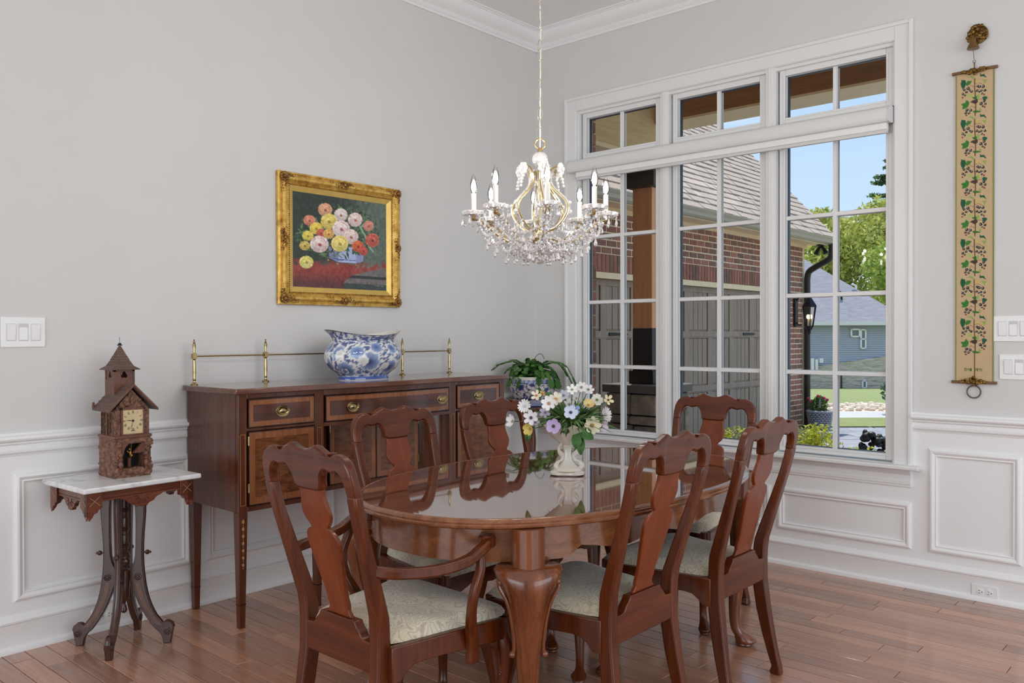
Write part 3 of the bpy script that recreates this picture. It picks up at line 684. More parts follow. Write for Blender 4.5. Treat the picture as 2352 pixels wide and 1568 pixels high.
def far_window(px0, px1, py0, py1, d, bars=1):
    s0, s1 = (px0-1176)/FPX*d, (px1-1176)/FPX*d; z1, z0 = 1.3-(py0-768)/FPX*d, 1.3-(py1-768)/FPX*d
    def q(a, b, c, e, dd): return MB().loft([[NP(a, dd, c), NP(b, dd, c), NP(b, dd+.08, c), NP(a, dd+.08, c)], [NP(a, dd, e), NP(b, dd, e), NP(b, dd+.08, e), NP(a, dd+.08, e)]])
    f = .09; m = MB()
    for (a, b, c, e_) in ((s0, s0+f, z0, z1), (s1-f, s1, z0, z1), (s0, s1, z0, z0+f), (s0, s1, z1-f, z1)): m.merge(q(a, b, c, e_, d-.14))
    if bars > 1: m.merge(q(s0, s1, (z0+z1)/2-f/2, (z0+z1)/2+f/2, d-.14))
    w = m.build('window', WH, nh, fix=True, smooth=False)
    q(s0+f/2, s1-f/2, z0+f/2, z1-f/2, d-.10).build('pane', WG, w, fix=True, smooth=False)
far_window(1952, 1974, 756, 776, D0); far_window(1974, 1988, 757, 803, D0, 2); far_window(1978, 1990, 874, 894, D0-.22)
def far_box(name, px0, px1, py0, py1, d, mt, th=.3):
    s0, s1 = (px0-1176)/FPX*d, (px1-1176)/FPX*d; z1, z0 = 1.3-(py0-768)/FPX*d, 1.3-(py1-768)/FPX*d
    MB().loft([[NP(s0, d-th, z0), NP(s1, d-th, z0), NP(s1, d, z0), NP(s0, d, z0)], [NP(s0, d-th, z1), NP(s1, d-th, z1), NP(s1, d, z1), NP(s0, d, z1)]]).build(name, mt, nh, fix=True, smooth=False)
far_box('utility_panel', 1859, 1866, 824, 850, D0-.26, WH); far_box('utility_panel', 1869, 1875, 826, 850, D0-.26, WH); far_box('meter', 1879, 1887, 824, 834, D0-.26, WH); far_box('downspout', 1931, 1933, 862, 902, D0-.26, DSP, .1)
for (s_, d_, z_) in ((20.0, 51.2, 3.3), (21.2, 52, 3.75)):
    MB().tube([NP(s_, d_, z_), NP(s_, d_, z_+.5), NP(s_-.25, d_, z_+.62)], .07, 8).build('roof_vent', BLK if d_ < 51.5 else WH, nh)
# ------------------------------------------------------------------ plants
def leaf_mat(name, c1, c2, tr=.25):
    if name in MATS: return MATS[name]
    N = NT(name); oi = N.n('ShaderNodeNewGeometry'); c = N.ramp(oi.outputs['Random Per Island'], [(0, lin(c1)), (1, lin(c2))]); N.base(c); N.set(Roughness=.6, Specular_IOR_Level=.25)
    tl = N.n('ShaderNodeBsdfTranslucent'); N.l(c, tl.inputs[0]); mx = N.n('ShaderNodeMixShader'); mx.inputs[0].default_value = tr
    N.l(N.p.outputs[0], mx.inputs[1]); N.l(tl.outputs[0], mx.inputs[2]); N.l(mx.outputs[0], N.out.inputs[0]); MATS[name] = N.m; return N.m
def leaves(centers, n, size, seed, flat=1.0):
    r_ = random.Random(seed); m = MB()
    for i in range(n):
        c, rad = r_.choice(centers); u = Vector((r_.gauss(0, 1), r_.gauss(0, 1), r_.gauss(0, 1))).normalized()*(r_.random()**.4)
        p = Vector(c)+Vector((u.x*rad[0], u.y*rad[1], u.z*rad[2])); a = Vector((r_.gauss(0, 1), r_.gauss(0, 1), r_.gauss(0, flat))).normalized(); b = a.orthogonal().normalized(); b.rotate(Matrix.Rotation(r_.uniform(0, 6.28), 3, a))
        s_ = size*r_.uniform(.6, 1.3); m.add([p-a*s_, p+b*s_*.45+u*s_*.1, p+a*s_, p-b*s_*.45+u*s_*.1], [(0, 1, 2, 3)])
    return m
def push_back(t, s0, d0, k):                # stand the tree farther away at a proportionally larger size
    t.location = PD(s0*k, d0*k, 1.3-3.9*k); t.scale = (k, k, k)
def tree(name, label, s0, d0, trunk_h, blobs, n, size, seed, c1, c2, zb=-2.6, far=1.0):
    t = thing(name, label, 'tree', PD(s0, d0, zb)); base_ = Vector(PD(s0, d0, zb))
    cs = [(Vector(PD(s, d, z))-base_, (r, r, r*.8)) for s, d, z, r in blobs]
    leaves(cs, n, size, seed).build('crown', leaf_mat('leaf_'+c1, c1, c2), t, smooth=False)
    m = MB().tube([(0, 0, 0), (.1, 0, trunk_h*.6), (0, .1, trunk_h)], [.35, .28, .12], 8)
    for c, r in cs[:6]: m.tube([(0, 0, trunk_h*.55), tuple(c*.6+Vector((0, 0, trunk_h*.2))), tuple(c)], [.14, .09, .03], 6)
    m.build('trunk', mat('bark', '4c4138', .95, var=.2), t)
    push_back(t, s0, d0, far); return t
tree('leafy_tree', 'broad sunlit yellow green tree behind the neighbour house roof', 27, 74, 9, [(24, 68, 6.5, 3), (26.5, 67, 8.2, 2.8), (28, 69, 8.5, 3.4), (31, 70, 10.5, 2.8), (25.5, 70, 9.8, 2.4), (25, 69, 4.5, 3), (28, 68, 4.2, 3), (30.5, 68, 9, 2.2)], 15000, .24, 21, '8a9a3c', 'dfdc82', far=1.22)
tree('leafy_tree', 'green tree right of the neighbour house roof', 30, 60, 8, [(27.2, 60, 6.2, 2.2), (30.5, 63, 6.2, 2.4), (32.5, 64, 4.6, 2.8), (29.5, 64, 3.6, 2.4), (31.5, 63, 2.0, 2.2), (33.5, 64, 7.2, 2.0), (28.6, 63, 5.4, 1.6)], 14000, .19, 22, '76923a', 'c6d06a')
# tall conifer with tiered branches
tc_ = thing('pine_tree', 'tall dark pine with sparse tiered branches at the right window edge', 'tree', PD(27.4, 61.0, -2.6)); m = MB(); rb = random.Random(4)
stem = MB().tube([(0, 0, 0), (0, 0, 16.8)], [.34, .05], 8)
for i in range(26):
    z = 8.2+i*.33; a = rb.uniform(0, 6.28); ln_ = (17.2-z)*.30*rb.uniform(.7, 1.2)+.3
    q = Vector((math.cos(a), math.sin(a), .12)); stem.tube([(0, 0, z), tuple(Vector((0, 0, z))+q*ln_)], [.05, .015], 5)
    for j in range(4):
        c = Vector((0, 0, z))+q*ln_*(.35+.2*j); m.merge(leaves([(c, (.55, .55, .16))], 46, .16, i*7+j, .4))
m.build('needles', leaf_mat('leaf_pine', '33523a', '6d8a52'), tc_, smooth=False); stem.build('trunk', MATS['bark'], tc_); push_back(tc_, 27.4, 61.0, 1.62)
# yellow green shrubs at the porch edge
for i, (hx, hy, lab, hh) in enumerate(((-.06, 2.92, 'yellow green shrub outside, seen through the far end chair back', .36), (.39, 2.95, 'yellow green shrub outside, behind the middle window lower pane', .40), (.82, 2.92, 'sunlit yellow green shrub outside the right window, left pane', .44), (1.27, 2.95, 'sparse yellow green shrub outside the right window, right pane', .31))):
    t = thing('shrub', lab, 'shrub', (hx, hy, GZ)); H = hh-GZ
    m = MB(); rb = random.Random(30+i)
    for q in range(50 if i != 3 else 26):
        bx_, by_ = max(-.16, min(.16, rb.gauss(0, .10))), max(-.15, min(.15, rb.gauss(0, .08))); tz = H*rb.uniform(.70, 1.04) if i != 3 else H*rb.uniform(.6, 1.0)
        m.merge(leaves([((bx_, by_, tz-.06*w_), (.04, .04, .04)) for w_ in range(4)], 36, .020, rb.randint(0, 9999)))
    m.merge(leaves([((0, 0, H*.5), (.17, .15, H*.32))], 900, .024, 77+i))
    m.build('foliage', leaf_mat('leaf_lime', 'a3ae34', 'eceb6c', .35), t, smooth=False)
    m = MB()
    for q in range(12): m.tube([(rb.gauss(0, .03), rb.gauss(0, .03), 0), (rb.gauss(0, .09), rb.gauss(0, .07), H*.8)], [.008, .003], 5)
    m.build('stems', MATS['bark'], t)
# evergreen bush far right
t = thing('evergreen_bush', 'dark green evergreen bush beside the gravel bed', 'bush', PD(7.72, 16.2)); m = leaves([((0, 0, .75), (.42, .42, .28)), ((-.1, 0, .45), (.5, .5, .3)), ((.15, 0, 1.0), (.28, .28, .16)), ((.1, .1, .2), (.35, .35, .2))], 3800, .05, 51); m.build('foliage', leaf_mat('leaf_juniper', '2c4a36', '5b7d55'), t, smooth=False)
MB().tube([(0, 0, 0), (0, 0, .9)], [.05, .02], 6).build('stem', MATS['bark'], t)
# basket weave planter
pl = thing('garden_planter', 'pale grey basket weave stone planter with red blossoms', 'planter', PD(5.02, 13.75, GZ+.004))
m = MB(); R_ = lambda z: .145+.045*z/.30
for k in range(9):
    z = .02+k*.031; nseg = 20
    for j in range(nseg):
        a = 2*PI*(j+(.5 if k % 2 else 0))/nseg; r = R_(z)
        m.sphere((r*math.cos(a), r*math.sin(a), z+.012), .030, 6, 4, (1, 1, .55))
m.lathe([(.13, 0), (.135, .02), (.17, .28), (.16, .29)], 24); m.build('basket', mat('cast_stone', 'a9aaae', .85, var=.1), pl)
MB().tube([(R_(.3)*1.02*math.cos(i*PI/12), R_(.3)*1.02*math.sin(i*PI/12), .295) for i in range(24)], .02, 8, closed=True).build('rim', MATS['cast_stone'], pl)
MB().lathe([(.165, .27), (.0, .285)], 20).build('soil', mat('soil', '3a2c22', .95), pl, fix=True)
leaves([((0, 0, .36), (.16, .16, .10)), ((0, 0, .45), (.10, .10, .10)), ((-.1, 0, .40), (.09, .09, .07))], 900, .035, 61).build('foliage', leaf_mat('leaf_planter', '3b5a2e', '7ea050'), pl, smooth=False)
m = MB()
for (x, y, z) in ((-.17, -.06, .50), (-.12, -.1, .46), (.10, -.08, .52), (.13, -.02, .49), (.02, -.12, .55)):
    m.sphere((x, y, z), .026, 7, 5)
m.build('blossoms', mat('red_blossom', 'c4365e', .6), pl)
MB().box(.04, .07, -.14, -.135, .36, .50).build('plant_tag', mat('tag_grey', '9a9a98', .6), pl, smooth=False)
# black openwork garden ornament outside the right window
po = PD(3.44, 8.0, GZ); bo = thing('garden_ornament', 'black openwork cast garden ornament outside the right window', 'garden ornament', (po[0], po[1], GZ), -YAW)
m = MB(); ro = random.Random(8)
for (x, z, r) in ((-.13, .42, .05), (-.12, .50, .05), (-.10, .57, .05), (-.05, .60, .045), (0, .585, .05), (.05, .57, .045), (.09, .54, .045), (.11, .49, .05), (.13, .44, .045), (-.14, .34, .04), (-.12, .27, .05), (-.06, .43, .035), (.0, .50, .035), (.02, .40, .04), (.06, .44, .035), (.03, .33, .04), (.08, .36, .03), (.19, .44, .045), (.24, .46, .05), (.28, .43, .05), (.25, .38, .05), (.20, .34, .05), (.30, .36, .05), (.12, .30, .05), (-.05, .29, .045), (.0, .27, .05), (.06, .26, .05), (-.02, .545, .04)):
    for q in range(3): m.sphere((x+ro.gauss(0, .012), ro.gauss(0, .03), z+ro.gauss(0, .012)), r*ro.uniform(.6, .95), 7, 5, (ro.uniform(.7, 1.2), 1, ro.uniform(.7, 1.2)))
m.build('openwork_body', mat('black_cast', '16171c', .5, bump=.6, bscale=40), bo, angle=60)
MB().box(-.2, .34, -.09, .09, .05, .25).build('base_block', MATS['black_cast'], bo, bev=.02); MB().box(-.24, .38, -.12, .12, 0, .05).build('base_slab', MATS['black_cast'], bo, bev=.01)
# ================================================================== sideboard
MAH = wood('mahogany', '45200f', '582d19', '67381f', .24, 'z', .8, .25, soft=.25)
MAHX = wood('mahogany_top', '44241a', '643a28', '7d4c36', .16, 'y', 1, .7)
CROT = wood('crotch_mahogany', '45200f', '6b3a1e', '8a5530', .2, 'z', 1, .5, figure=.6, soft=.5)
DRF = wood('drawer_mahogany', '33170f', '4c2417', '663623', .2, 'y', 1, .5, soft=.6)
BAND = wood('satinwood_band', '6c3b22', '8a5331', 'a0683f', .22, 'z', 1.4, .5)
INLAY = mat('inlay_line', 'b98a4e', .35)
SBL = 1.055
sb = thing('sideboard', 'long mahogany sideboard with brass gallery rail against the left wall', 'sideboard', (.02, -1.735, 0))
Y0, Y1, XF = -.880, .862, .455          # local body extents; front at XF
MB().prism([(0, Y0-.022), (XF+.02, Y0-.022), (XF+.024, Y0+.44)] + [(XF+.024+.022*math.sin(PI*i/12), Y0+.44+(.86)*i/12) for i in range(1, 12)] + [(XF+.024, Y1-.44), (XF+.02, Y1+.022), (0, Y1+.022)], 'z', 1.038, 1.064).build('top', MAHX, sb, bev=.004)
# case: end cupboards and recessed centre
m = MB()
m.box(0, XF-.02, Y0, Y0+.45, .515, 1.038); m.box(0, XF-.02, Y1-.45, Y1, .515, 1.038); m.box(0, XF-.03, Y0+.45, Y1-.45, .86, 1.038); m.box(0, XF-.16, Y0+.45, Y1-.45, .545, .86)
m.build('case', MAH, sb, smooth=False)
# face frame pieces
for (a, b) in ((Y0, Y0+.042), (Y0+.402, Y0+.452), (Y1-.452, Y1-.402), (Y1-.042, Y1)): MB().box(XF-.025, XF, a, b, .515, 1.038).build('face_stile', MAH, sb, bev=.002, smooth=False)
for (a, b) in ((Y0+.042, Y0+.402), (Y1-.402, Y1-.042)):
    for (c, d) in ((1.018, 1.038), (.872, .886), (.515, .538)): MB().box(XF-.025, XF-.001, a, b, c, d).build('face_rail', MAH, sb, bev=.002, smooth=False)
# centre bowed rails
def bow(y): return .022*math.sin(PI*min(1, max(0, (y-(Y0+.45))/((Y1-Y0)-.90))))
def bowed(m, ya, yb, za, zb, d0, d1, n=14):
    m.loft([[(XF+bow(y)+d0, y, za), (XF+bow(y)+d1, y, za), (XF+bow(y)+d1, y, zb), (XF+bow(y)+d0, y, zb)] for y in [ya+(yb-ya)*i/n for i in range(n+1)]])
m = MB(); bowed(m, Y0+.452, Y1-.452, 1.012, 1.038, -.03, 0); bowed(m, Y0+.452, Y1-.452, .862, .880, -.03, .0); m.build('centre_rail', MAH, sb, fix=True)
m = MB()
m.box(XF-.17, XF-.10, Y0+.452, Y1-.452, .528, .548); m.build('centre_shelf', MAH, sb, smooth=False)
# concave corner columns of the recess
for sgn, yc in ((1, Y0+.452), (-1, Y1-.452)):
    pts = [(XF-.004, yc)] + [(XF-.004-.135*math.sin(PI/2*i/8), yc+sgn*.115*(1-math.cos(PI/2*i/8))) for i in range(9)] + [(XF-.16, yc+sgn*.0)]
    MB().prism(pts, 'z', .53, .862).build('curved_side', MAH, sb, fix=True)
def handle(parent, x, y, z, s=1.0):
    t = MB().lathe([(.026*s, 0), (.026*s, .002), (.0245*s, .0035), (.021*s, .003), (.0195*s, .005), (.012*s, .0035), (.010*s, .005), (0, .006)], 24, (x, y, z), 'x', sy=1.0, sx=1.45)
    h = t.build('handle', BRASS, parent, fix=True, angle=30)
    MB().tube([(x+.006, y+.030*s*math.cos(a), z+.004+.016*s*math.sin(a)) for a in [PI+PI*i/12 for i in range(13)]], .0026, 6).build('bail', BRASS, h)
    for q in (-1, 1): MB().lathe([(.005, 0), (.005, .008), (.003, .011)], 8, (x, y+q*.030*s, z+.004), 'x').build('post', BRASS, h, fix=True)
def veneer_front(name, ya, yb, za, zb, bandw, field, parent, x=XF, fn=None):
    f = fn or (lambda y: 0)
    n = 14 if fn else 1; ys = [ya+(yb-ya)*i/n for i in range(n+1)]
    m = MB(); m.loft([[(x-.02+f(y), y, za), (x+.003+f(y), y, za), (x+.003+f(y), y, zb), (x-.02+f(y), y, zb)] for y in ys])
    d = m.build(name, BAND, parent, fix=True, smooth=bool(fn))
    ys2 = [ya+bandw+(yb-ya-2*bandw)*i/n for i in range(n+1)]
    MB().loft([[(x+.0025+f(y), y, za+bandw), (x+.0036+f(y), y, za+bandw), (x+.0036+f(y), y, zb-bandw), (x+.0025+f(y), y, zb-bandw)] for y in ys2]).build('field_panel', field, d, fix=True, smooth=bool(fn))
    m = MB(); t = .004
    for (a, b, c, e_) in ((ya-t, yb+t, zb, zb+t), (ya-t, yb+t, za-t, za)):
        m.loft([[(x-.01+f(y), y, c), (x+.006+f(y), y, c), (x+.006+f(y), y, e_), (x-.01+f(y), y, e_)] for y in [a+(b-a)*i/n for i in range(n+1)]])
    m.box(x-.01+f(ya), x+.006+f(ya), ya-t, ya, za, zb); m.box(x-.01+f(yb), x+.006+f(yb), yb, yb+t, za, zb)
    m.build('cock_bead', mat('dark_bead', '2a140d', .25, coat=.4), d, fix=True, smooth=False)
    return d
d = veneer_front('drawer', Y0+.05, Y0+.394, .892, 1.010, .022, DRF, sb); handle(d, XF+.004, Y0+.222, .951)
d = veneer_front('drawer', Y0+.462, Y1-.462, .888, 1.004, .022, DRF, sb, fn=bow); handle(d, XF+.004+bow(-.265), -.265, .946); handle(d, XF+.004+bow(.345), .345, .946)
d = veneer_front('drawer', Y1-.394, Y1-.05, .892, 1.010, .022, DRF, sb); handle(d, XF+.004, Y1-.222, .951)
HINGE = BRASS
for (a, b) in ((Y0+.05, Y0+.394), (Y1-.394, Y1-.05)):
    d = veneer_front('door', a, b, .545, .866, .030, CROT, sb)
    m = MB()
    for z in (.60, .81): m.lathe([(.004, 0), (.004, .04)], 8, (XF+.004, a-.002 if a < 0 else b+.002, z))
    m.build('hinge', HINGE, d, fix=True)
for (a, b) in ((Y0+.575, -.012), (-.006, Y1-.575)):
    d = veneer_front('door', a, b, .552, .858, .028, CROT, sb, x=XF-.125)
    m = MB()
    for z in (.60, .81): m.lathe([(.004, 0), (.004, .04)], 8, (XF-.12, a if a < -.1 else b, z))
    m.build('hinge', HINGE, d, fix=True)
# stringing on the stiles
m = MB()
for yc in (Y0+.021, Y0+.427, Y1-.427, Y1-.021):
    for (a, b, c, e_) in ((yc-.013, yc-.0115, .545, .86), (yc+.0115, yc+.013, .545, .86), (yc-.013, yc+.013, .545, .5465), (yc-.013, yc+.013, .8585, .86)): m.box(XF-.001, XF+.0006, a, b, c, e_)
m.build('stringing', INLAY, sb, smooth=False)
def leg(x, y, inlay):
    L_ = MB().loft([[(x-w, y-w, z), (x+w, y-w, z), (x+w, y+w, z), (x-w, y+w, z)] for z, w in ((0, .0135), (.105, .0155), (.107, .0155), (.515, .0225))]).build('leg', MAH, sb, bev=.002, smooth=False)
    m = MB().loft([[(x-w, y-w, z), (x+w, y-w, z), (x+w, y+w, z), (x-w, y+w, z)] for z, w in ((.104, .0162), (.108, .0164))]); m.build('cuff', mat('ebony_line', '1d0f0a', .3), L_, smooth=False)
    if inlay:
        m = MB()
        for k in range(7):
            z = .475-k*.032; h = .011-.0004*k; w = .0065-.0003*k
            m.prism([(y, z+h), (y+w*.8, z+h*.35), (y+w, z-h*.3), (y+w*.35, z-h*.75), (y, z-h), (y-w*.35, z-h*.75), (y-w, z-h*.3), (y-w*.8, z+h*.35)], 'x', x+.018, x+.0228-.0000*k)
            for q in range(2): m.prism([(y+.0016*math.cos(a*PI/3), z-h-.004-.004*q+.0016*math.sin(a*PI/3)) for a in range(6)], 'x', x+.018, x+.0226)
        m.build('bellflower_inlay', INLAY, L_, smooth=False)
for y in (Y0+.022, Y0+.427, Y1-.427, Y1-.022): leg(XF-.023, y, True)
for y in (Y0+.022, Y1-.022): leg(.03, y, False)
# brass gallery
gr = thing('_tmp', 'x x x x', 'x'); bpy.data.objects.remove(gr)
gal = MB()
gy = [-.868, -.486, .423, .806]
gal.tube([(.045, gy[0], 1.200), (.045, gy[3], 1.200)], .0038, 8); gal = gal.build('gallery_rail', BRASS, sb)
post = [(.0, 0), (.0175, 0), (.018, .004), (.012, .008), (.006, .014), (.0055, .02), (.0085, .026), (.0065, .034), (.0085, .06), (.0075, .10), (.0055, .118), (.0085, .121), (.0055, .124)]
for y in gy:
    p = MB().lathe([(r, z) for r, z in post], 14, (.045, y, 1.064)); p.cbox((.045, y, 1.2005), (.020, .020, .025))
    p.lathe([(.005, .150), (.006, .155), (.0045, .160), (.008, .185), (.0085, .192), (.004, .196), (.0055, .202), (.0025, .210), (.0038, .214), (.0, .217)], 12, (.045, y, 1.064)); p.build('gallery_post', BRASS, sb, fix=True, angle=30)
# ================================================================== dining table
TT = NT('table_veneer'); v_ = TT.coord((12, 1.1, 12), False); f1 = TT.noise(v_, 1.6, 6, .6, .7); f2 = TT.noise(TT.coord((70, 3, 70), False), 2, 3)
TT.base(TT.mix(.3, TT.ramp(f1, [(.28, lin('522a19')), (.5, lin('70402a')), (.75, lin('8a5438'))]), TT.ramp(f2, [(.35, lin('4c2617')), (.65, lin('8e5a3c'))]))); TT.set(Roughness=.05, Coat_Weight=1.0, Coat_Roughness=.02, Coat_IOR=2.1, Specular_IOR_Level=.8); TT = TT.m
TBW = wood('table_mahogany', '4d2413', '6f3b20', '88522f', .2, 'z', 1, .3, soft=.6)
TBX = wood('table_edge', '5a2d18', '7d4a2b', '98633d', .18, 'y', 1, .4, soft=.6)
dt = thing('dining_table', 'polished oval mahogany dining table with cabriole legs and chairs around it', 'dining table', (1.828, -2.0, 0))
AX, AY, NE = .572, .897, 2.3
def oval(ax, ay, t, n=NE):
    c, s_ = math.cos(t), math.sin(t); return (ax*math.copysign(abs(c)**(2/n), c), ay*math.copysign(abs(s_)**(2/n), s_))
NT_ = 96
for half in (0, 1):                        # two leaves meeting at the centre seam
    t0 = PI*half; pts = [oval(AX-.022, AY-.022, t0+PI*i/(NT_//2)) for i in range(NT_//2+1)]
    sgn = 1 if half == 0 else -1
    pts = [(x, y+sgn*.0005) for x, y in pts]
    MB().prism(pts, 'z', .738, .7565).build('table_leaf', TT, dt, smooth=False)
prof = [(-.03, .728), (-.006, .728), (.0, .732), (.001, .738), (-.003, .742), (-.002, .747), (-.006, .753), (-.012, .757), (-.019, .7575), (-.021, .7555), (-.0225, .7565), (-.03, .7555)]
MB().loft([[(oval(AX+o_, AY+o_, 2*PI*i/NT_)[0], oval(AX+o_, AY+o_, 2*PI*i/NT_)[1], z) for o_, z in prof] for i in range(NT_)], loop=True, caps=False).build('moulded_rim', TBX, dt, fix=True, angle=40)
# apron, scalloped towards the legs
def apz(t):
    # lower edge: arches between legs on long sides
    x, y = oval(1, 1, t); q = abs(y)
    return .618 if q > .62 else .640+.0*q-.012*math.cos(q/.62*PI*3)
ra = []
for i in range(NT_):
    t = 2*PI*i/NT_; a = oval(AX-.055, AY-.060, t); b = oval(AX-.078, AY-.083, t); z = apz(t)
    ra.append([(a[0], a[1], z), (a[0], a[1], .728), (b[0], b[1], .728), (b[0], b[1], z)])
MB().loft(ra, loop=True, caps=False).build('apron', TBX, dt, fix=True)
LX, LY = .372, .675
for sx in (1, -1):
    for sy in (1, -1):
        dx, dy = sx*.7071, sy*.7071
        D_ = Vector((dx, dy, 0)); P_ = Vector((-dy, dx, 0)); c0_ = Vector((sx*LX, sy*LY, 0)); rings_ = []
        LEGP = sp([(.616, .006, .052, .096), (.606, .010, .064, .103), (.588, .018, .070, .098), (.560, .024, .068, .082), (.52, .024, .060, .064), (.46, .018, .050, .051), (.38, .008, .041, .041), (.28, -.004, .033, .033), (.18, -.013, .026, .026), (.11, -.014, .022, .022), (.065, -.004, .024, .024), (.04, .022, .036, .036), (.022, .034, .044, .044), (.012, .032, .040, .040)], 40)
        for z, off, rd, rl in LEGP: rings_.append([tuple(c0_+D_*(off+rd*math.cos(2*PI*q_/20))+P_*(rl*math.sin(2*PI*q_/20))+Vector((0, 0, z))) for q_ in range(20)])
        lg = MB().loft(rings_).build('leg', TBW, dt, fix=True, angle=60)
        MB().stack([(sx*LX+dx*.028, sy*LY+dy*.028, 0, .030, .030), (sx*LX+dx*.028, sy*LY+dy*.028, .006, .036, .036), (sx*LX+dx*.028, sy*LY+dy*.028, .014, .034, .034)], 16).build('pad_foot', TBW, lg, fix=True)
        # block through the apron
        MB().stack([(sx*LX+dx*.012, sy*LY+dy*.012, .612, .050, .050), (sx*LX+dx*.012, sy*LY+dy*.012, .728, .050, .050)], 20).build('corner_block', TBW, lg, fix=True)
        # knee brackets with scrolls on both sides
        for (ux, uy) in ((-sx, 0), (0, -sy)):
            sg = 1 if (Vector((ux, uy, 0)).dot(P_) > 0) else -1
            def SP(z, add): 
                rl = itp(-z, [(-q_[0], q_[3]) for q_ in LEGP]); of = itp(-z, [(-q_[0], q_[1]) for q_ in LEGP]); return tuple(c0_+D_*(of+.012)+P_*sg*(rl+add)+Vector((0, 0, z)))
            sc = [SP(z, a_) for z, a_ in sp([(.572, -.004), (.560, .006), (.54, .006), (.50, .002), (.45, .001), (.40, .001), (.365, .004), (.352, .010)], 22)]
            mm = MB().tube(sc, .0062, 7); mm.sphere(sc[0], .0115, 9, 7); mm.sphere(sc[-1], .0105, 9, 7); mm.build('scroll', TBW, lg)
            MB().add([tuple(c0_+Vector((ux, uy, 0))*a_+D_*b_+Vector((0, 0, z))) for z in (.612, .628) for a_, b_ in ((.03, .045), (.118, .020), (.118, -.02), (.03, -.03))], [(0, 1, 2, 3), (7, 6, 5, 4), (0, 4, 5, 1), (1, 5, 6, 2), (2, 6, 7, 3), (3, 7, 4, 0)]).build('knee_ledge', TBW, lg, bev=.004, fix=True)
# ================================================================== marble topped side table
WAL = wood('walnut_dark', '2c1814', '43281f', '5a3a2d', .3, 'z', 1, .3)
WALR = wood('walnut_red', '462013', '693522', '854e33', .3, 'y', 1, .3)
st = thing('side_table', 'victorian walnut side table with white marble top left of the sideboard', 'side table', (.252, -3.02, 0), math.radians(2.5))
MRB = NT('white_marble'); mv = MRB.coord((1, 1, 1), False); mf = MRB.noise(mv, 7, 7, .65, 1.6)
MRB.base(MRB.ramp(mf, [(.36, lin('b9bbbf')), (.48, lin('dcdcdc')), (.62, lin('eaeaea'))])); MRB.set(Roughness=.25, Coat_Weight=.2); MRB = MRB.m
MB().box(-.192, .192, -.247, .247, .686, .707).build('marble_top', MRB, st, bev=.006, seg=3)
ax, ay = .150, .208
def apron(along, at_, half, name):
    h = half; pts = [(-h, .686), (h, .686), (h, .645), (.44*h, .645), (.40*h, .640), (.30*h, .632), (.24*h, .618), (.15*h, .612), (.10*h, .600), (.04*h, .606), (0, .598), (-.04*h, .606), (-.10*h, .600), (-.15*h, .612), (-.24*h, .618), (-.30*h, .632), (-.40*h, .640), (-.44*h, .645), (-h, .645)]
    m = MB().prism(pts, 'x' if along == 'y' else 'y', at_-.009, at_+.009); p = m.build(name, WALR, st, bev=.002, smooth=False)
    m = MB(); s_ = 1 if at_ > 0 else -1
    # incised fan and line detail, slightly proud
    for a in range(7):
        t = PI+PI*a/6; r0, r1 = .016, .036; P0 = (r0*math.cos(t), .646+r0*math.sin(t)); P1 = (r1*math.cos(t), .646+r1*math.sin(t)*.95)
        q = lambda P: (at_+s_*.0098, P[0], P[1]) if along == 'y' else (P[0], at_+s_*.0098, P[1])
        m.tube([q(P0), q(P1)], .0012, 5)
    m.tube([((at_+s_*.0098, .016*math.cos(PI+PI*i/10), .646+.016*math.sin(PI+PI*i/10)) if along == 'y' else (.016*math.cos(PI+PI*i/10), at_+s_*.0098, .646+.016*math.sin(PI+PI*i/10))) for i in range(11)], .0012, 5)
    m.tube([((at_+s_*.0098, -h, .655) if along == 'y' else (-h, at_+s_*.0098, .655)), ((at_+s_*.0098, h, .655) if along == 'y' else (h, at_+s_*.0098, .655))], .0015, 5)
    m.build('incised_fan', WAL, p)
apron('y', ax, ay, 'apron'); apron('y', -ax, ay, 'apron'); apron('x', ay, ax, 'apron'); apron('x', -ay, ax, 'apron')
for sx in (1, -1):
    for sy in (1, -1):
        cx, cy = sx*ax, sy*ay
        m = MB()
        for (al, s2) in (('y', -sy), ('x', -sx)):
            o0 = -.004; pts = [(-.016, .686), (.044, .686), (.044, .622), (.030, .615), (.024, .604), (.012, .600), (.006, .588), (-.006, .574), (-.016, .592)]
            if al == 'y': m.prism([(cy+s2*p[0], p[1]) for p in pts], 'x', cx-.012, cx+.016 if sx > 0 else cx-.016)
            else: m.prism([(cx+s2*p[0], p[1]) for p in pts], 'y', cy-.012, cy+.016 if sy > 0 else cy-.016)
        b = m.build('corner_bracket', WALR, st, bev=.0015, smooth=False, fix=True)
        m = MB(); xx, yy = cx+sx*.0165, cy+sy*.0165
        for q in (-1, 1):
            m.tube([(xx, cy-sy*.014-.020*q*0-sy*0-.02*1, .668), (xx, cy-sy*.014+.02, .632)] if q > 0 else [(xx, cy-sy*.014+.02, .668), (xx, cy-sy*.014-.02, .632)], .001, 4)
            m.tube([(cx-sx*.014-.02, yy, .668), (cx-sx*.014+.02, yy, .632)] if q > 0 else [(cx-sx*.014+.02, yy, .668), (cx-sx*.014-.02, yy, .632)], .001, 4)
        m.build('incised_cross', mat('incised_line', 'a08a78', .6), b)
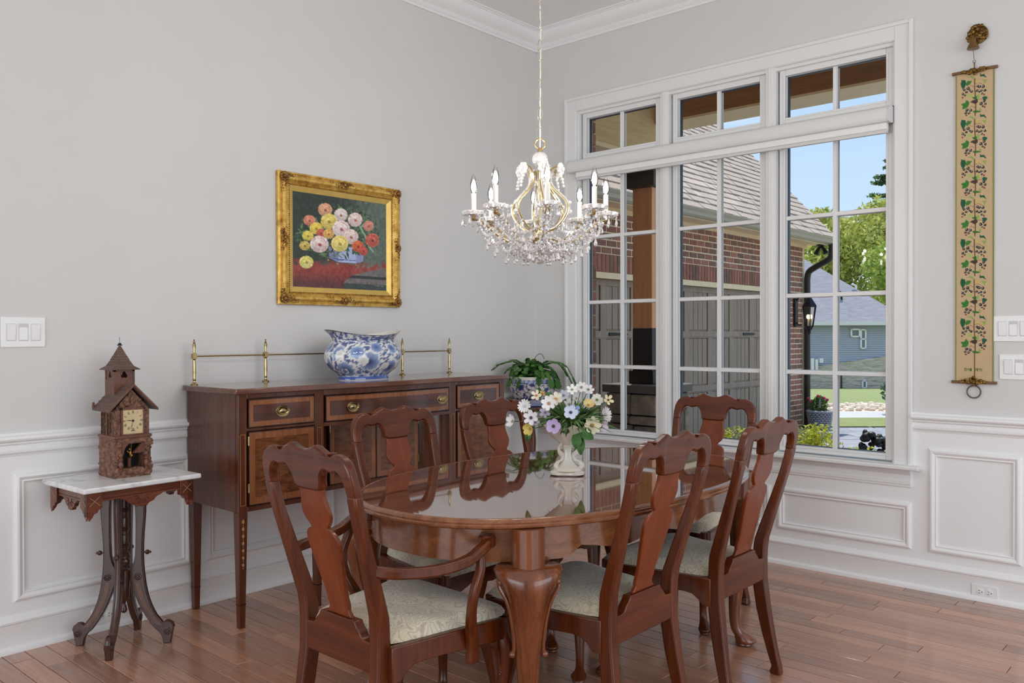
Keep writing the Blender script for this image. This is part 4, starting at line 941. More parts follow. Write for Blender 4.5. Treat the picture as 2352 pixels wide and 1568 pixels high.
# four splayed legs around a turned column
for (sx, sy) in ((1, 1), (1, -1), (-1, 1), (-1, -1)):
    dx, dy = (sx*.72, sy*.694)
    U = Vector((dx, dy, 0)); U.normalize(); N_ = Vector((-U.y, U.x, 0))
    # outer / inner edge of the sawn leg in (radial, z)
    outer = sp([(.088, .645), (.088, .56), (.080, .45), (.078, .36), (.084, .28), (.098, .20), (.125, .13), (.158, .085)], 20) + sp([(.158, .085), (.176, .094), (.196, .086), (.205, .066), (.200, .045), (.196, .02), (.192, .0)], 9)[1:]
    inner = sp([(.046, .645), (.052, .56), (.052, .45), (.048, .36), (.030, .315), (.028, .27), (.045, .215), (.072, .15), (.105, .095), (.130, .062)], 20) + sp([(.130, .062), (.145, .050), (.155, .035), (.160, .02), (.163, .0)], 9)[1:]
    A = [Vector((0, 0, z))+U*r-N_*.0125 for r, z in outer]; B = [Vector((0, 0, z))+U*r-N_*.0125 for r, z in inner]
    L_ = MB().strip(A, B, .025, N_).build('leg', WAL, st, bev=.003, fix=True, angle=30)
    m = MB()
    for q in (-1, 1):          # fluted outer edge beads
        m.tube([tuple(Vector((0, 0, z))+U*(r+.001)+N_*(.006*q)) for r, z in outer[:24]], .0028, 5)
    m.build('reeding', WAL, L_)
    for q in (-1, 1):
        for (rr_, zz, R0) in ((.062, .285, .0145), (.182, .052, .0145)):
            c = Vector((0, 0, zz))+U*rr_; ros = MB()
            ring = lambda rad, h: [tuple(c+N_*q*h+U*rad*math.cos(2*PI*j/14)+Vector((0, 0, 1))*rad*math.sin(2*PI*j/14)) for j in range(14)]
            ros.loft([ring(R0, .0120), ring(R0, .0155), ring(R0*.86, .0165), ring(R0*.8, .0145), ring(R0*.3, .0145), ring(R0*.25, .0165), ring(.0005, .017)])
            for j in range(6):
                a = 2*PI*j/6; ros.sphere(tuple(c+N_*q*.0145+U*(R0*.52*math.cos(a))+Vector((0, 0, 1))*(R0*.52*math.sin(a))), R0*.25, 6, 4)
            ros.build('rosette', WAL, L_, fix=True)
        pan = sp([(.058, .262), (.072, .205), (.098, .145), (.130, .098), (.148, .078)], 12)
        m = MB().strip([Vector((0, 0, z))+U*(r+.012)+N_*q*.0122 for r, z in pan], [Vector((0, 0, z))+U*(r-.008)+N_*q*.0122 for r, z in pan], .0014*q, N_); m.build('burl_panel', wood('burl', '3a1f14', '5f3a28', '7a5236', .3, 'z', 2, .3, figure=.3), L_, fix=True)
    k = MB(); kc = Vector((0, 0, .385))+U*.078
    k.tube([tuple(kc), tuple(kc+U*.010), tuple(kc+U*.013), tuple(kc+U*.022), tuple(kc+U*.027), tuple(kc+U*.031), tuple(kc+U*.036)], [.004, .004, .009, .011, .005, .006, .001], 8); k.build('knob', WAL, L_)
tc = [(.012, .150), (.011, .157), (.006, .170), (.010, .180), (.019, .190), (.019, .196), (.022, .203), (.022, .24), (.024, .242), (.024, .31), (.014, .318), (.016, .328), (.025, .336), (.027, .350), (.022, .358), (.026, .364), (.026, .372), (.022, .376), (.024, .384), (.015, .392), (.019, .40), (.019, .408), (.024, .412), (.019, .417), (.024, .422), (.019, .426), (.019, .455), (.0165, .46), (.019, .464), (.019, .478), (.024, .482), (.019, .487), (.024, .492), (.019, .496), (.018, .53), (.016, .534), (.018, .538), (.018, .556), (.024, .560), (.018, .566), (.024, .571), (.018, .576), (.018, .60), (.02, .645), (.0, .645)]
m = MB().lathe(tc, 18); m.sphere((0, 0, .143), .0135, 12, 8); m.build('turned_column', WAL, st, fix=True, angle=30)
# ================================================================== clock house
ck = thing('mantel_clock', 'carved wooden clock shaped like a stone tower on the marble table', 'clock', (.228, -3.001, .707))
STW = NT('carved_stonework'); sv = STW.coord((1, 1, 1), False); vo = STW.n('ShaderNodeTexVoronoi'); STW.l(sv, vo.inputs['Vector']); vo.inputs['Scale'].default_value = 45
sn = STW.noise(sv, 70, 4, .7); STW.base(STW.mix(.5, STW.ramp(vo.outputs['Distance'], [(.1, lin('9a6d52')), (.6, lin('4a2c1f'))]), STW.ramp(sn, [(.3, lin('4a2c1f')), (.7, lin('a0745a'))]))); STW.set(Roughness=.6); STW.bump(sn, .6, .004); STW = STW.m
CKW = wood('clock_wood', '44261a', '63392a', '7d503b', .4, 'z', 2, .15)
CKR = wood('clock_roof_wood', '453028', '604940', '7a6054', .6, 'y', 3, 0)
fx, bk, hw = .076, -.078, .0755
m = MB(); 
# lower storey: walls around the arched niche
m.box(bk, fx-.06, -hw, hw, .0, .168); m.box(fx-.06, fx-.002, -hw, -.046, 0, .168); m.box(fx-.06, fx-.002, .046, hw, 0, .168); m.box(fx-.06, fx-.002, -.046, .046, 0, .038); m.box(fx-.06, fx-.002, -.046, .046, .140, .168)
m.build('lower_storey', STW, ck, smooth=False)
MB().box(fx-.061, fx-.058, -.046, .046, .038, .14).build('niche_back', mat('niche_dark', '120c09', .8), ck, smooth=False)
ar = [(-.046, .142), (-.046, .10)] + [(-.040+.040*(1-math.cos(PI/2*i/8)), .10+.045*math.sin(PI/2*i/8)) for i in range(9)] + [(.040*math.cos(PI/2*i/8)-.0*i, .145-.045*(1-math.cos(0))-.0+(-.045*(1-math.sin(PI/2-PI/2*i/8)))) for i in range(9)] + [(.046, .10), (.046, .142)]
MB().prism(ar, 'x', fx-.012, fx+.004).build('arch', CKW, ck, fix=True, smooth=False)
r5 = random.Random(17); 
def rocks(name, faces, n, smin, smax, zmin, zmax):
    m = MB()
    for i in range(n):
        f = r5.choice(faces); s_ = r5.uniform(smin, smax); z = r5.uniform(zmin, zmax)
        if f == 'F':
            y = r5.choice([r5.uniform(-hw, -.05), r5.uniform(.05, hw)]) if z > .036 else r5.uniform(-hw, hw); c = (fx, y, z); sc = (.45, r5.uniform(.9, 1.8), r5.uniform(.6, 1.1))
        elif f == 'L': c = (r5.uniform(bk, fx), -hw, z); sc = (r5.uniform(.9, 1.7), .45, r5.uniform(.6, 1.1))
        else: c = (r5.uniform(bk, fx), hw, z); sc = (r5.uniform(.9, 1.7), .45, r5.uniform(.6, 1.1))
        m.sphere(c, s_, 7, 5, sc)
    m.build(name, STW, ck, angle=50)
rocks('carved_stones', 'FLR', 150, .005, .009, .02, .158); rocks('base_stones', 'FLR', 90, .007, .011, .008, .032)
MB().box(bk-.003, fx+.004, -hw-.004, hw+.004, .164, .176).build('string_course', CKW, ck, bev=.002)
# upper storey with the dial
m = MB(); m.box(bk+.012, fx-.006, -hw+.004, hw-.004, .176, .282); m.prism([(-hw+.002, .282), (hw-.002, .282), (0, .366)], 'x', bk+.01, fx-.010); m.build('upper_storey', STW, ck, smooth=False)
m = MB()
for i in range(60):
    y = r5.uniform(-.07, .07); z = r5.choice([r5.uniform(.18, .285), r5.uniform(.285, .355)])
    if z < .29 and abs(y) < .052: continue
    if z > .285 and abs(y) > (.366-z)*.85: continue
    m.sphere((fx-.006, y, z), r5.uniform(.005, .010), 7, 5, (.55, r5.uniform(.8, 1.4), r5.uniform(.6, 1.2)))
for i in range(50):
    m.sphere((r5.uniform(bk+.01, fx), -hw+.003, r5.uniform(.18, .28)), r5.uniform(.004, .007), 6, 4, (r5.uniform(.8, 1.3), .5, r5.uniform(1, 2)))
m.build('carved_leaves', STW, ck, angle=50)
m = MB()
for y0 in (-.050,):
    m.box(fx-.004, fx+.004, -.050, -.042, .178, .290); m.box(fx-.004, fx+.004, .042, .050, .178, .290); m.box(fx-.004, fx+.004, -.050, .050, .282, .290); m.box(fx-.004, fx+.004, -.050, .050, .176, .182)
df = m.build('dial_frame', CKW, ck, bev=.0015, smooth=False)
dial = MB().box(fx-.004, fx+.0005, -.042, .042, .182, .282).build('dial', mat('dial_paper', 'cdb98e', .6, var=.06, scale=20), ck, smooth=False)
BKI = mat('dial_ink', '1a1611', .5); dz, dr = .236, .036
def stroke(m, p, q, w, x=fx+.0008): m.tube([(x, p[0], p[1]), (x, q[0], q[1])], w, 4)
num = MB(); NUM = ['XII', 'I', 'II', 'III', 'IIII', 'V', 'VI', 'VII', 'VIII', 'IX', 'X', 'XI']
for i, tx in enumerate(NUM):
    a = PI/2-i*PI/6; c = Vector((dr*math.cos(a), dz+dr*math.sin(a))); up_ = Vector((math.cos(a), math.sin(a))); rt = Vector((up_.y, -up_.x))
    wd = {'I': .0022, 'V': .0048, 'X': .0048}; tot = sum(wd[ch] for ch in tx); xo = -tot/2
    for ch in tx:
        def P(u, v): q = c+rt*(xo+wd[ch]*u)+up_*((v-.5)*.011); return (q.x, q.y)
        if ch == 'I': stroke(num, P(.5, 0), P(.5, 1), .00055)
        elif ch == 'V': stroke(num, P(.1, 1), P(.5, 0), .0006); stroke(num, P(.5, 0), P(.9, 1), .0004)
        else: stroke(num, P(.1, 1), P(.9, 0), .0006); stroke(num, P(.1, 0), P(.9, 1), .0004)
        xo += wd[ch]
num.build('numerals', BKI, dial)
hb = MB().lathe([(.005, 0), (.005, .002), (.002, .003)], 12, (fx+.0005, 0, dz), 'x')
stroke(hb, (0, dz), (-.026, dz+.003), .0008, fx+.0022); stroke(hb, (-.012, dz+.0015), (-.018, dz+.002), .0016, fx+.0022); stroke(hb, (0, dz), (-.010, dz-.033), .0007, fx+.0028); stroke(hb, (-.005, dz-.018), (-.007, dz-.024), .0013, fx+.0028); hb.build('hands', BKI, dial, fix=True)
sd = MB().tube([(fx+.0008, .009*math.cos(2*PI*i/20), .194+.009*math.sin(2*PI*i/20)) for i in range(20)], .0003, 4, closed=True); stroke(sd, (-.007, .194), (.006, .194), .0012); sd.build('second_dial', BKI, dial)
MB().box(fx+.001, fx+.003, .0415, .0435, .182, .282).build('brass_edge', BRASS, df, smooth=False)
# main roof: two slopes with overhang
for s_ in (-1, 1):
    m = MB(); pts = [(0, .385), (s_*.098, .283), (s_*.098, .276), (s_*.0, .376)]; m.prism(pts, 'x', bk-.012, fx+.006); rf_ = m.build('roof_slope', CKR, ck, smooth=False, fix=True)
    m = MB()
    for k in range(6):
        t = .14+.14*k; y, z = s_*.098*t, .385-.102*t; m.box(bk-.012, fx+.006, min(y, y+s_*.003), max(y, y+s_*.003), z-.002, z+.0025)
    m.build('shingle_course', CKR, rf_, smooth=False)
    MB().prism([(0, .392), (s_*.104, .284), (s_*.104, .274), (s_*.0, .381)], 'x', fx+.002, fx+.012).build('barge_board', CKW, ck, smooth=False, fix=True)
# left side windows with tracery
for xc in (-.038, .018):
    MB().box(xc-.013, xc+.013, -hw+.0005, -hw+.0025, .180, .262).build('side_window', mat('niche_dark', '120c09', .8), ck, smooth=False)
    m = MB(); m.box(xc-.0015, xc+.0015, -hw-.001, -hw+.003, .180, .245); m.box(xc-.015, xc-.012, -hw-.002, -hw+.003, .178, .268); m.box(xc+.012, xc+.015, -hw-.002, -hw+.003, .178, .268)
    for a in range(6): m.tube([(xc+.0075*math.cos(a*PI/3), -hw-.001, .252+.0075*math.sin(a*PI/3)), (xc+.0075*math.cos((a+1)*PI/3), -hw-.001, .252+.0075*math.sin((a+1)*PI/3)), (xc, -hw-.001, .252)], .0016, 4)
    m.build('tracery', CKW, ck)
# tower
tx, th_ = -.046, .044
tw = struct('_', None); bpy.data.objects.remove(tw)
def tower_side(pts_fn, name):
    pass
m = MB()
m.box(tx-th_, tx+th_, -th_, th_, .30, .405)
for (cx_, cy_) in ((-1, -1), (-1, 1), (1, -1), (1, 1)): m.box(tx+cx_*th_, tx+cx_*(th_-.010), cy_*th_, cy_*(th_-.010), .405, .452)
m.box(tx-th_, tx+th_, -th_, th_, .440, .454)
m.build('tower', CKW, ck, smooth=False, fix=True)
# openwork trefoil panels: plate pierced by three holes
def trefoil(axis, at_):
    n = 72; hole = []
    for i in range(n):
        a = 2*PI*i/n; r = .0125*(.62+.42*abs(math.cos(1.5*(a-PI/2))))*1.15; hole.append((r*math.cos(a), .424+r*math.sin(a)))
    outer = []
    for i in range(n):
        a = 2*PI*i/n; c, s2 = math.cos(a), math.sin(a); k = min(.034/max(abs(c), 1e-6), .0185/max(abs(s2), 1e-6)); outer.append((c*k, .4225+s2*k))
    def P(p, o): return (tx+at_+o, p[0], p[1]) if axis == 'x' else (tx+p[0], at_+o, p[1])
    rings = [[P(outer[i], -.002), P(hole[i], -.002), P(hole[i], .002), P(outer[i], .002)] for i in range(n)]
    MB().loft(rings, loop=True, caps=False).build('trefoil_panel', CKW, ck, fix=True, angle=50)
trefoil('x', th_-.004); trefoil('x', -th_+.004); trefoil('y', th_-.004); trefoil('y', -th_+.004)
rp = [(.060, .446), (.061, .449), (.042, .462), (.030, .485), (.015, .520), (.004, .546), (.004, .548)]
m = MB().loft([[(tx+r*a, r*b, z) for a, b in ((-1, -1), (1, -1), (1, 1), (-1, 1))] for r, z in rp]); spr = m.build('spire_roof', CKR, ck, smooth=False)
m = MB()
for k in range(6):
    z = .468+k*.011; r = float(np.interp(z, [q[1] for q in rp], [q[0] for q in rp]))
    for j in range(-3, 4):
        yy = (j+(k % 2)*.5)*.008
        if abs(yy) < r-.003:
            m.box(tx+r-.0005, tx+r+.0012, yy-.0032, yy+.0032, z-.004, z+.003); m.box(tx+yy-.0032, tx+yy+.0032, -r-.0012, -r+.0005, z-.004, z+.003)
m.build('roof_scales', CKR, spr, smooth=False)
m = MB(); m.cbox((tx, 0, .551), (.016, .016, .004)); m.cbox((tx, 0, .556), (.010, .010, .008)); m.tube([(tx, 0, .556), (tx, 0, .585)], .0009, 5); m.build('finial', BLK, ck, smooth=False)
# balusters in the arch and the little pendulum figure
for yy in (-.053, .053):
    MB().lathe([(.009, .030), (.010, .036), (.006, .040), (.011, .052), (.0115, .060), (.007, .070), (.010, .074), (.010, .080), (.006, .084), (.010, .092), (.010, .10), (.007, .104)], 12, (fx+.004, yy, 0)).build('baluster', CKW, ck, fix=True)
GOLDP = mat('gilt_pendulum', 'b98a4a', .35, .8)
pn = MB().lathe([(.008, .04), (.008, .075), (.009, .078)], 10, (fx-.03, -.004, 0)); pn.build('pedestal', CKW, ck, fix=True)
pn = MB().sphere((fx-.03, .002, .096), .008, 8, 6, (.8, .8, 1.6)); pn.sphere((fx-.03, -.002, .114), .005, 8, 6); pn.tube([(fx-.025, .004, .14), (fx-.025, .001, .075)], .0009, 5); pn.sphere((fx-.025, .006, .088), .006, 8, 6, (.5, 1, 1)); pn.tube([(fx-.03, -.004, .10), (fx-.028, -.014, .108)], .003, 5); pn.build('pendulum_figure', GOLDP, ck)
m = MB().lathe([(.006, .284), (.006, .298), (.004, .30)], 8, (bk-.008, -.094, 0)); m.sphere((bk-.008, -.094, .305), .006, 8, 6); m.build('eave_finial', CKW, ck, fix=True)
# ================================================================== plant stand in the corner
ps = thing('plant_stand', 'small round dark wood plant stand in the room corner', 'plant stand', (.205, -.305, 0))
MB().lathe([(0, .800), (.155, .800), (.172, .806), (.176, .814), (.170, .822), (.160, .825), (0, .825)], 36).build('round_top', MAH, ps, fix=True, angle=30)
MB().lathe([(.022, .10), (.03, .14), (.018, .2), (.024, .4), (.03, .6), (.02, .70), (.035, .78), (.06, .80)], 18).build('pedestal', MAH, ps, fix=True)
for i in range(3):
    a = i*2*PI/3+.4; U = Vector((math.cos(a), math.sin(a), 0))
    MB().tube([tuple(U*r+Vector((0, 0, z))) for r, z in sp([(.01, .16), (.06, .13), (.11, .06), (.16, .018)], 10)], [.02, .019, .018, .017, .016, .015, .014, .014, .014, .014], 8).build('foot', MAH, ps)
# ================================================================== queen anne dining chairs (local front = +x, rear seat line x = -.235)
CHW = wood('chair_mahogany', '3b1607', '55240c', '6b3412', .26, 'z', 1, .12, soft=.5, spec=.4)
CHX = wood('chair_mahogany_cross', '3d1607', '58250d', '6e3613', .24, 'y', 1, .12, soft=.5, spec=.4)
CHS = wood('chair_splat', '55210c', '723112', '864018', .28, 'z', .8, .10, soft=.5, spec=.4)
def fabric():
    N = NT('damask_fabric'); v = N.coord((1, 1, 1)); vo = N.n('ShaderNodeTexVoronoi', feature='DISTANCE_TO_EDGE')
    nz = N.n('ShaderNodeTexNoise'); nz.inputs['Scale'].default_value = 11; nz.inputs['Detail'].default_value = 2; N.l(v, nz.inputs['Vector'])
    mxv = N.n('ShaderNodeMixRGB'); mxv.inputs[0].default_value = .10; N.l(v, mxv.inputs[1]); N.l(nz.outputs['Color'], mxv.inputs[2])
    w1 = N.n('ShaderNodeTexWave', wave_type='RINGS'); w1.inputs['Scale'].default_value = 16; w1.inputs['Distortion'].default_value = 11; w1.inputs['Detail'].default_value = 2; w1.inputs['Detail Scale'].default_value = 2.2; N.l(mxv.outputs[0], w1.inputs['Vector'])
    big = N.noise(v, 5, 3, .5); fine = N.noise(v, 160, 2, .6)
    c = N.ramp(big, [(.35, lin('cfc7b4')), (.5, lin('d9cdb2')), (.68, lin('c3b08c'))])
    pz = N.noise(v, 15, 1, .4, .8); mu = N.n('ShaderNodeMath', operation='MULTIPLY'); mu.inputs[1].default_value = 11; N.l(pz, mu.inputs[0]); frc = N.n('ShaderNodeMath', operation='FRACT'); N.l(mu.outputs[0], frc.inputs[0])
    c = N.mix(N.ramp(frc.outputs[0], [(.22, 0.0), (.48, .7), (.74, 0.0)]), c, lin('827c74')); c = N.mix(.25, c, N.ramp(fine, [(.3, lin('a79a84')), (.7, lin('e4dac6'))]))
    N.base(c); N.set(Roughness=.85, Sheen_Weight=.3); N.bump(fine, .25, .003); return N.m
FAB = fabric()
RXT = [(0, -.052), (.03, -.050), (.08, -.040), (.15, -.028), (.25, -.013), (.36, 0), (.46, .002), (.52, -.004), (.65, -.040), (.82, -.088), (.92, -.110), (1.01, -.122)]
def rx(z): return -.235+itp(z, RXT)
HT = [(0, .200), (.10, .190), (.25, .180), (.36, .175), (.48, .176), (.60, .186), (.75, .200), (.86, .206)]      # stile centre half spacing
def make_chair(arms, w=1.0):
    nm = 'dining_armchair' if arms else 'dining_chair'
    t = thing(nm, 'pending label for chair here', 'armchair' if arms else 'chair')
    FW, RW, FXX = .252*w, .190*w, .225; wf = w; w = w*(.92 if arms else 1.0)     # half widths front / rear, front x
    Y = Vector((0, 1, 0)); zs = sorted(set([0, .012, .03, .08, .15, .25, .33, .36, .44, .48, .50, .52, .56, .62, .70, .78, .84, .872]))
    for s in (-1, 1):
        path, sec, fr_ = [], [], []
        for z in zs:
            d = .046 if z < .5 else max(.030, .046-(z-.5)*.06)      # depth
            if z < .36: d = .050-.02*max(0, (.2-z)/.2)+(.012 if z < .02 else 0)
            wd = itp(z, [(0, .036), (.1, .030), (.36, .042), (.5, .042), (.7, .038), (.872, .038)])
            x0 = rx(z); path.append((x0+d/2, s*itp(z, HT)*w, z)); sec.append((d/2, wd/2))
            fr_.append(((1, 0, 0), (0, 1, 0)))
        MB().sweep(path, sec, fr_).build('back_stile', CHW, t, bev=.006, angle=50)
    # crest: strip between the outer and the inner outline
    outer = sp([(.224, .865), (.225, .90), (.219, .935), (.204, .962), (.180, .977), (.155, .981), (.135, .976), (.115, .976), (.098, .984), (.075, .994), (.060, .999), (.044, .993), (.020, .986), (0, .984)], 40)
    inner = sp([(.186, .865), (.184, .890), (.176, .912), (.162, .927), (.146, .932), (.128, .927), (.112, .929), (.098, .932), (.084, .926), (.072, .910), (.064, .890), (.058, .872), (.030, .868), (0, .868)], 40)
    O = [(y*w, z) for y, z in outer] + [(-y*w, z) for y, z in outer[-2::-1]]; I = [(y*w, z) for y, z in inner] + [(-y*w, z) for y, z in inner[-2::-1]]
    th = lambda z: .030
    A = [Vector((rx(z)+.001, y, z)) for y, z in O]; B = [Vector((rx(z)+.001, y, z)) for y, z in I]
    cr = MB().strip(A, B, .030, (1, 0, 0)).build('crest_rail', CHX, t, bev=.007, fix=True, angle=50)
    # carved edge flutes on the shoulders of the crest
    for s in (-1, 1):
        for yy in (.126,):
            z = itp(yy, [(.10, .982), (.115, .976), (.135, .976)]); MB().tube([(rx(z)-.001, s*yy*w, z+.003), (rx(z)+.032, s*yy*w, z+.003)], .004, 6).build('carved_ear', CHX, cr)
    # vase splat
    half = sp([(.492, .062), (.500, .055), (.512, .047), (.530, .050), (.560, .050), (.60, .058), (.65, .069), (.70, .077), (.722, .077), (.738, .070), (.748, .056), (.752, .043), (.760, .042), (.772, .055), (.790, .066), (.808, .068), (.830, .062), (.850, .057), (.872, .058)], 56)
    A = [Vector((rx(z)+.012, -hh*w, z)) for z, hh in half]; B = [Vector((rx(z)+.012, hh*w, z)) for z, hh in half]
    MB().strip(A, B, .013, (1, 0, 0)).build('splat', CHS, t, bev=.0035, fix=True, angle=50)
    # rear shoe / apron board between the stiles
    pts = sp([(.160, .447), (.135, .447), (.118, .452), (.108, .466), (.100, .472), (.092, .480), (.085, .492)], 14); poly = [(y*w, z) for y, z in pts]+[(-y*w, z) for y, z in pts[::-1]]+[(-.160*w, .362), (.160*w, .362)]
    MB().prism(poly, 'x', -.232, -.202).build('rear_rail', CHX, t, bev=.003, fix=True)
    # side rails (trapezoid seat) with dropped end brackets
    for s in (-1, 1):
        a = Vector((-.20, s*RW, 0)); b = Vector((FXX-.02, s*FW, 0)); U = (b-a); L_ = U.length; U.normalize(); N_ = Vector((-U.y, U.x, 0))*s
        prof = [(0, .438), (L_, .438), (L_, .372), (.10, .380), (.07, .376), (.045, .358), (.03, .340), (0, .336)]
        P = [[tuple(a+U*u+Vector((0, 0, z))-N_*.012) for u, z in prof], [tuple(a+U*u+Vector((0, 0, z))+N_*.012) for u, z in prof]]
        MB().loft(P).build('side_rail', CHW, t, bev=.003, fix=True)
    pr = [(-FW+.03, .438), (FW-.03, .438), (FW-.03, .365), (FW-.09, .372), (FW-.14, .390), (.06, .388), (.03, .378), (0, .374), (-.03, .378), (-.06, .388), (-FW+.14, .390), (-FW+.09, .372), (-FW+.03, .365)]
    MB().prism(pr, 'x', FXX-.012, FXX+.010).build('front_rail', CHX, t, bev=.003, fix=True)
    # slip seat
    def cush(u, v):
        a, b = 2*u-1, 2*v-1; x = -.212+(FXX+.018+.212)*(a+1)/2; hw_ = (RW-.022+(FW+.006-RW+.022)*(a+1)/2)
        rnd = (1-.10*max(0, abs(a)-.75)/.25*max(0, abs(b)-.75)/.25); e_ = (1-abs(a)**5)*(1-abs(b)**5)
        return (x*1.0 if a < .9 else x, b*hw_*rnd, .436+.012*(min(1, 12*(1-max(abs(a), abs(b)))))+.030*max(0, e_)**.55+.004*math.sin(7*a+3*b)*e_)
    cm = MB().grid(cush, 22, 22); n0 = len(cm.v)
    cu = MB(); cu.v = cm.v; cu.f = list(cm.f)
    cu.build('seat_cushion', FAB, t, fix=False, angle=70)
    MB().prism([(-.205, -RW+.03), (FXX+.01, -FW+.008), (FXX+.01, FW-.008), (-.205, RW-.03)], 'z', .40, .440).build('seat_frame', CHW, t, smooth=False)
    # cabriole front legs
    for s in (-1, 1):
        cx, cy = FXX-.018, s*(FW-.018); dx, dy = .7071, s*.7071; lev = []
        for z, off, r in sp([(.438, 0, .027), (.40, 0, .029), (.375, .006, .034), (.345, .016, .037), (.30, .018, .033), (.24, .010, .025), (.17, -.002, .019), (.10, -.010, .0155), (.06, -.004, .0165), (.038, .012, .023), (.024, .024, .030), (.013, .025, .029)], 30): lev.append((cx+dx*off, cy+dy*off, z, r, r))
        lg = MB().stack(lev, 14).build('front_leg', CHW, t, fix=True)
        c = (cx+dx*.022, cy+dy*.022); MB().stack([(*c, 0, .021, .021), (*c, .004, .0245, .0245), (*c, .010, .023, .023), (*c, .014, .019, .019)], 14).build('pad_foot', CHW, lg, fix=True)
        for (ux, uy) in ((-1, 0), (0, -s)):
            U = Vector((ux, uy, 0)); V = Vector((0, 0, 1)); c0 = Vector((cx+dx*.006, cy+dy*.006, 0)); N_ = U.cross(V)
            pts = [(.012, .375), (.070, .372), (.064, .358), (.050, .352), (.038, .336), (.028, .312), (.012, .306)]
            k = MB().loft([[tuple(c0+U*p[0]+V*p[1]-N_*.012) for p in pts], [tuple(c0+U*p[0]+V*p[1]+N_*.012) for p in pts]]).build('knee_return', CHW, lg, bev=.003, fix=True)
            q = [tuple(c0+U*p[0]+V*p[1]+Vector((dx, dy, 0))*.010) for p in sp([(.036, .335), (.034, .31), (.028, .285), (.026, .27), (.030, .262)], 10)]
            mm = MB().tube(q, .0035, 6); mm.sphere(q[-1], .0055, 6, 5); mm.build('knee_scroll', CHW, k)
    if arms:
        for s in (-1, 1):
            P = sp([(rx(.655)+.030, s*.196*w, .655), (-.20, s*.225*wf, .648), (-.10, s*.268*wf, .644), (.0, s*.288*wf, .654), (.05, s*.292*wf, .676), (.085, s*.288*wf, .688), (.104, s*.276*wf, .690)], 22)
            sec = [(.013+.004*math.sin(PI*i/21), .0145) for i in range(22)]; fr_ = []
            for i in range(22):
                a = Vector(P[max(i-1, 0)]); b = Vector(P[min(i+1, 21)]); T_ = (b-a); T_.z = 0; T_.normalize(); fr_.append(((-T_.y, T_.x, 0), (0, 0, 1)))
            ar = MB().sweep(P, sec, fr_).build('arm', CHW, t, bev=.006, angle=50)
            MB().lathe([(.022, -.018), (.0265, -.013), (.0265, .013), (.022, .018), (0, .018)], 18, (.106, s*.268*wf, .690)).build('arm_scroll', CHW, ar, fix=True, angle=30)
            Q = sp([(.048, s*.290*wf, .676), (.045, s*.300*wf, .63), (.020, s*.300*wf, .57), (.022, s*.284*wf, .50), (.045, s*.262*wf, .44), (.062, s*.250*wf, .385), (.064, s*.248*wf, .335)], 20)
            sec = [(itp(i/19, [(0, .011), (.5, .013), (.75, .018), (1, .020)]), .012) for i in range(20)]
            fr_ = [((1, 0, 0), (0, 1, 0))]*20
            # orient the section roughly square to the curve
            fr_ = []
            for i in range(20):
                a = Vector(Q[max(i-1, 0)]); b = Vector(Q[min(i+1, 19)]); T_ = (b-a).normalized(); A_ = Vector((1, 0, 0))-T_*T_.x; A_.normalize(); fr_.append((tuple(A_), tuple(T_.cross(A_))))
            MB().sweep(Q, sec, fr_).build('arm_support', CHW, t, bev=.005, angle=50, fix=True)
    return t
def place(t, x, y, rz, label, group='matching mahogany dining chairs around the table'):
    t.location = (x, y, 0); t.rotation_euler = (0, 0, rz); t['label'] = label; t['group'] = group
RL = .235
c0 = make_chair(False)
place(c0, 1.205+RL, -2.265, 0, 'left of the two mahogany chairs backing onto the sideboard')
c = copy_tree(c0); place(c, 1.200+RL, -1.645, 0, 'right of the two mahogany chairs backing onto the sideboard')
c = copy_tree(c0); place(c, 2.385-RL, -2.315, PI, 'mahogany side chair right of the armchair with its back to the viewer')
c = copy_tree(c0); place(c, 2.42-RL, -1.705, PI, 'rightmost mahogany side chair, angled beyond its neighbour, near the right wall')
c = copy_tree(c0); place(c, 1.783, -.84-RL, -PI/2, 'mahogany chair at the table end directly under the window')
ca_ = make_chair(True, 1.03); place(ca_, 1.845, -3.11+RL, PI/2, 'mahogany armchair with curved arms at the near end of the table')
# loose fabric flap showing behind the splat of the armchair
# ================================================================== framed flower painting
pt = thing('framed_painting', 'gilt framed oil painting of mixed flowers above the sideboard', 'painting', (.004, -1.703, 1.808))
PW, PH = .414, .348                       # half width / half height of the frame
GILT = NT('gilt_frame'); gv = GILT.coord((1, 1, 1), False); gf = GILT.noise(gv, 26, 5, .6)
GILT.base(GILT.ramp(gf, [(.3, lin('a87a32')), (.5, lin('d6ab52')), (.72, lin('eccb78'))])); GILT.set(Metallic=.45, Roughness=.38); GILT.bump(gf, .15, .003); GILT = GILT.m
GILTD = NT('gilt_ornament'); gv = GILTD.coord((1, 1, 1), False); gf = GILTD.noise(gv, 60, 4, .6); GILTD.base(GILTD.ramp(gf, [(.35, lin('5d3d1c')), (.55, lin('93682f')), (.72, lin('c79f52'))])); GILTD.set(Metallic=.5, Roughness=.42); GILTD.bump(gf, .5, .004); GILTD = GILTD.m
GILTL = mat('gilt_liner', 'd9b864', .4, .45, var=.1, scale=30)
def mitred(prof, material, name, parent, hw_, hh_, angle=30):
    rings = []
    for (a, b) in ((-1, -1), (1, -1), (1, 1), (-1, 1)): rings.append([(out, a*(hw_-ins), b*(hh_-ins)) for ins, out in prof])
    return MB().loft(rings, loop=True, caps=False).build(name, material, parent, fix=True, angle=angle)
mitred([(0, 0), (0, .016), (.004, .022), (.010, .024), (.014, .020), (.018, .020), (.022, .030), (.030, .036), (.040, .034), (.052, .022), (.058, .018), (.062, .021), (.066, .021), (.068, .017), (.068, 0)], GILT, 'frame', pt, PW, PH)
mitred([(.067, .0), (.067, .017), (.070, .018), (.092, .008), (.096, .006), (.096, 0)], GILTL, 'liner', pt, PW, PH)
m = MB()
per = []
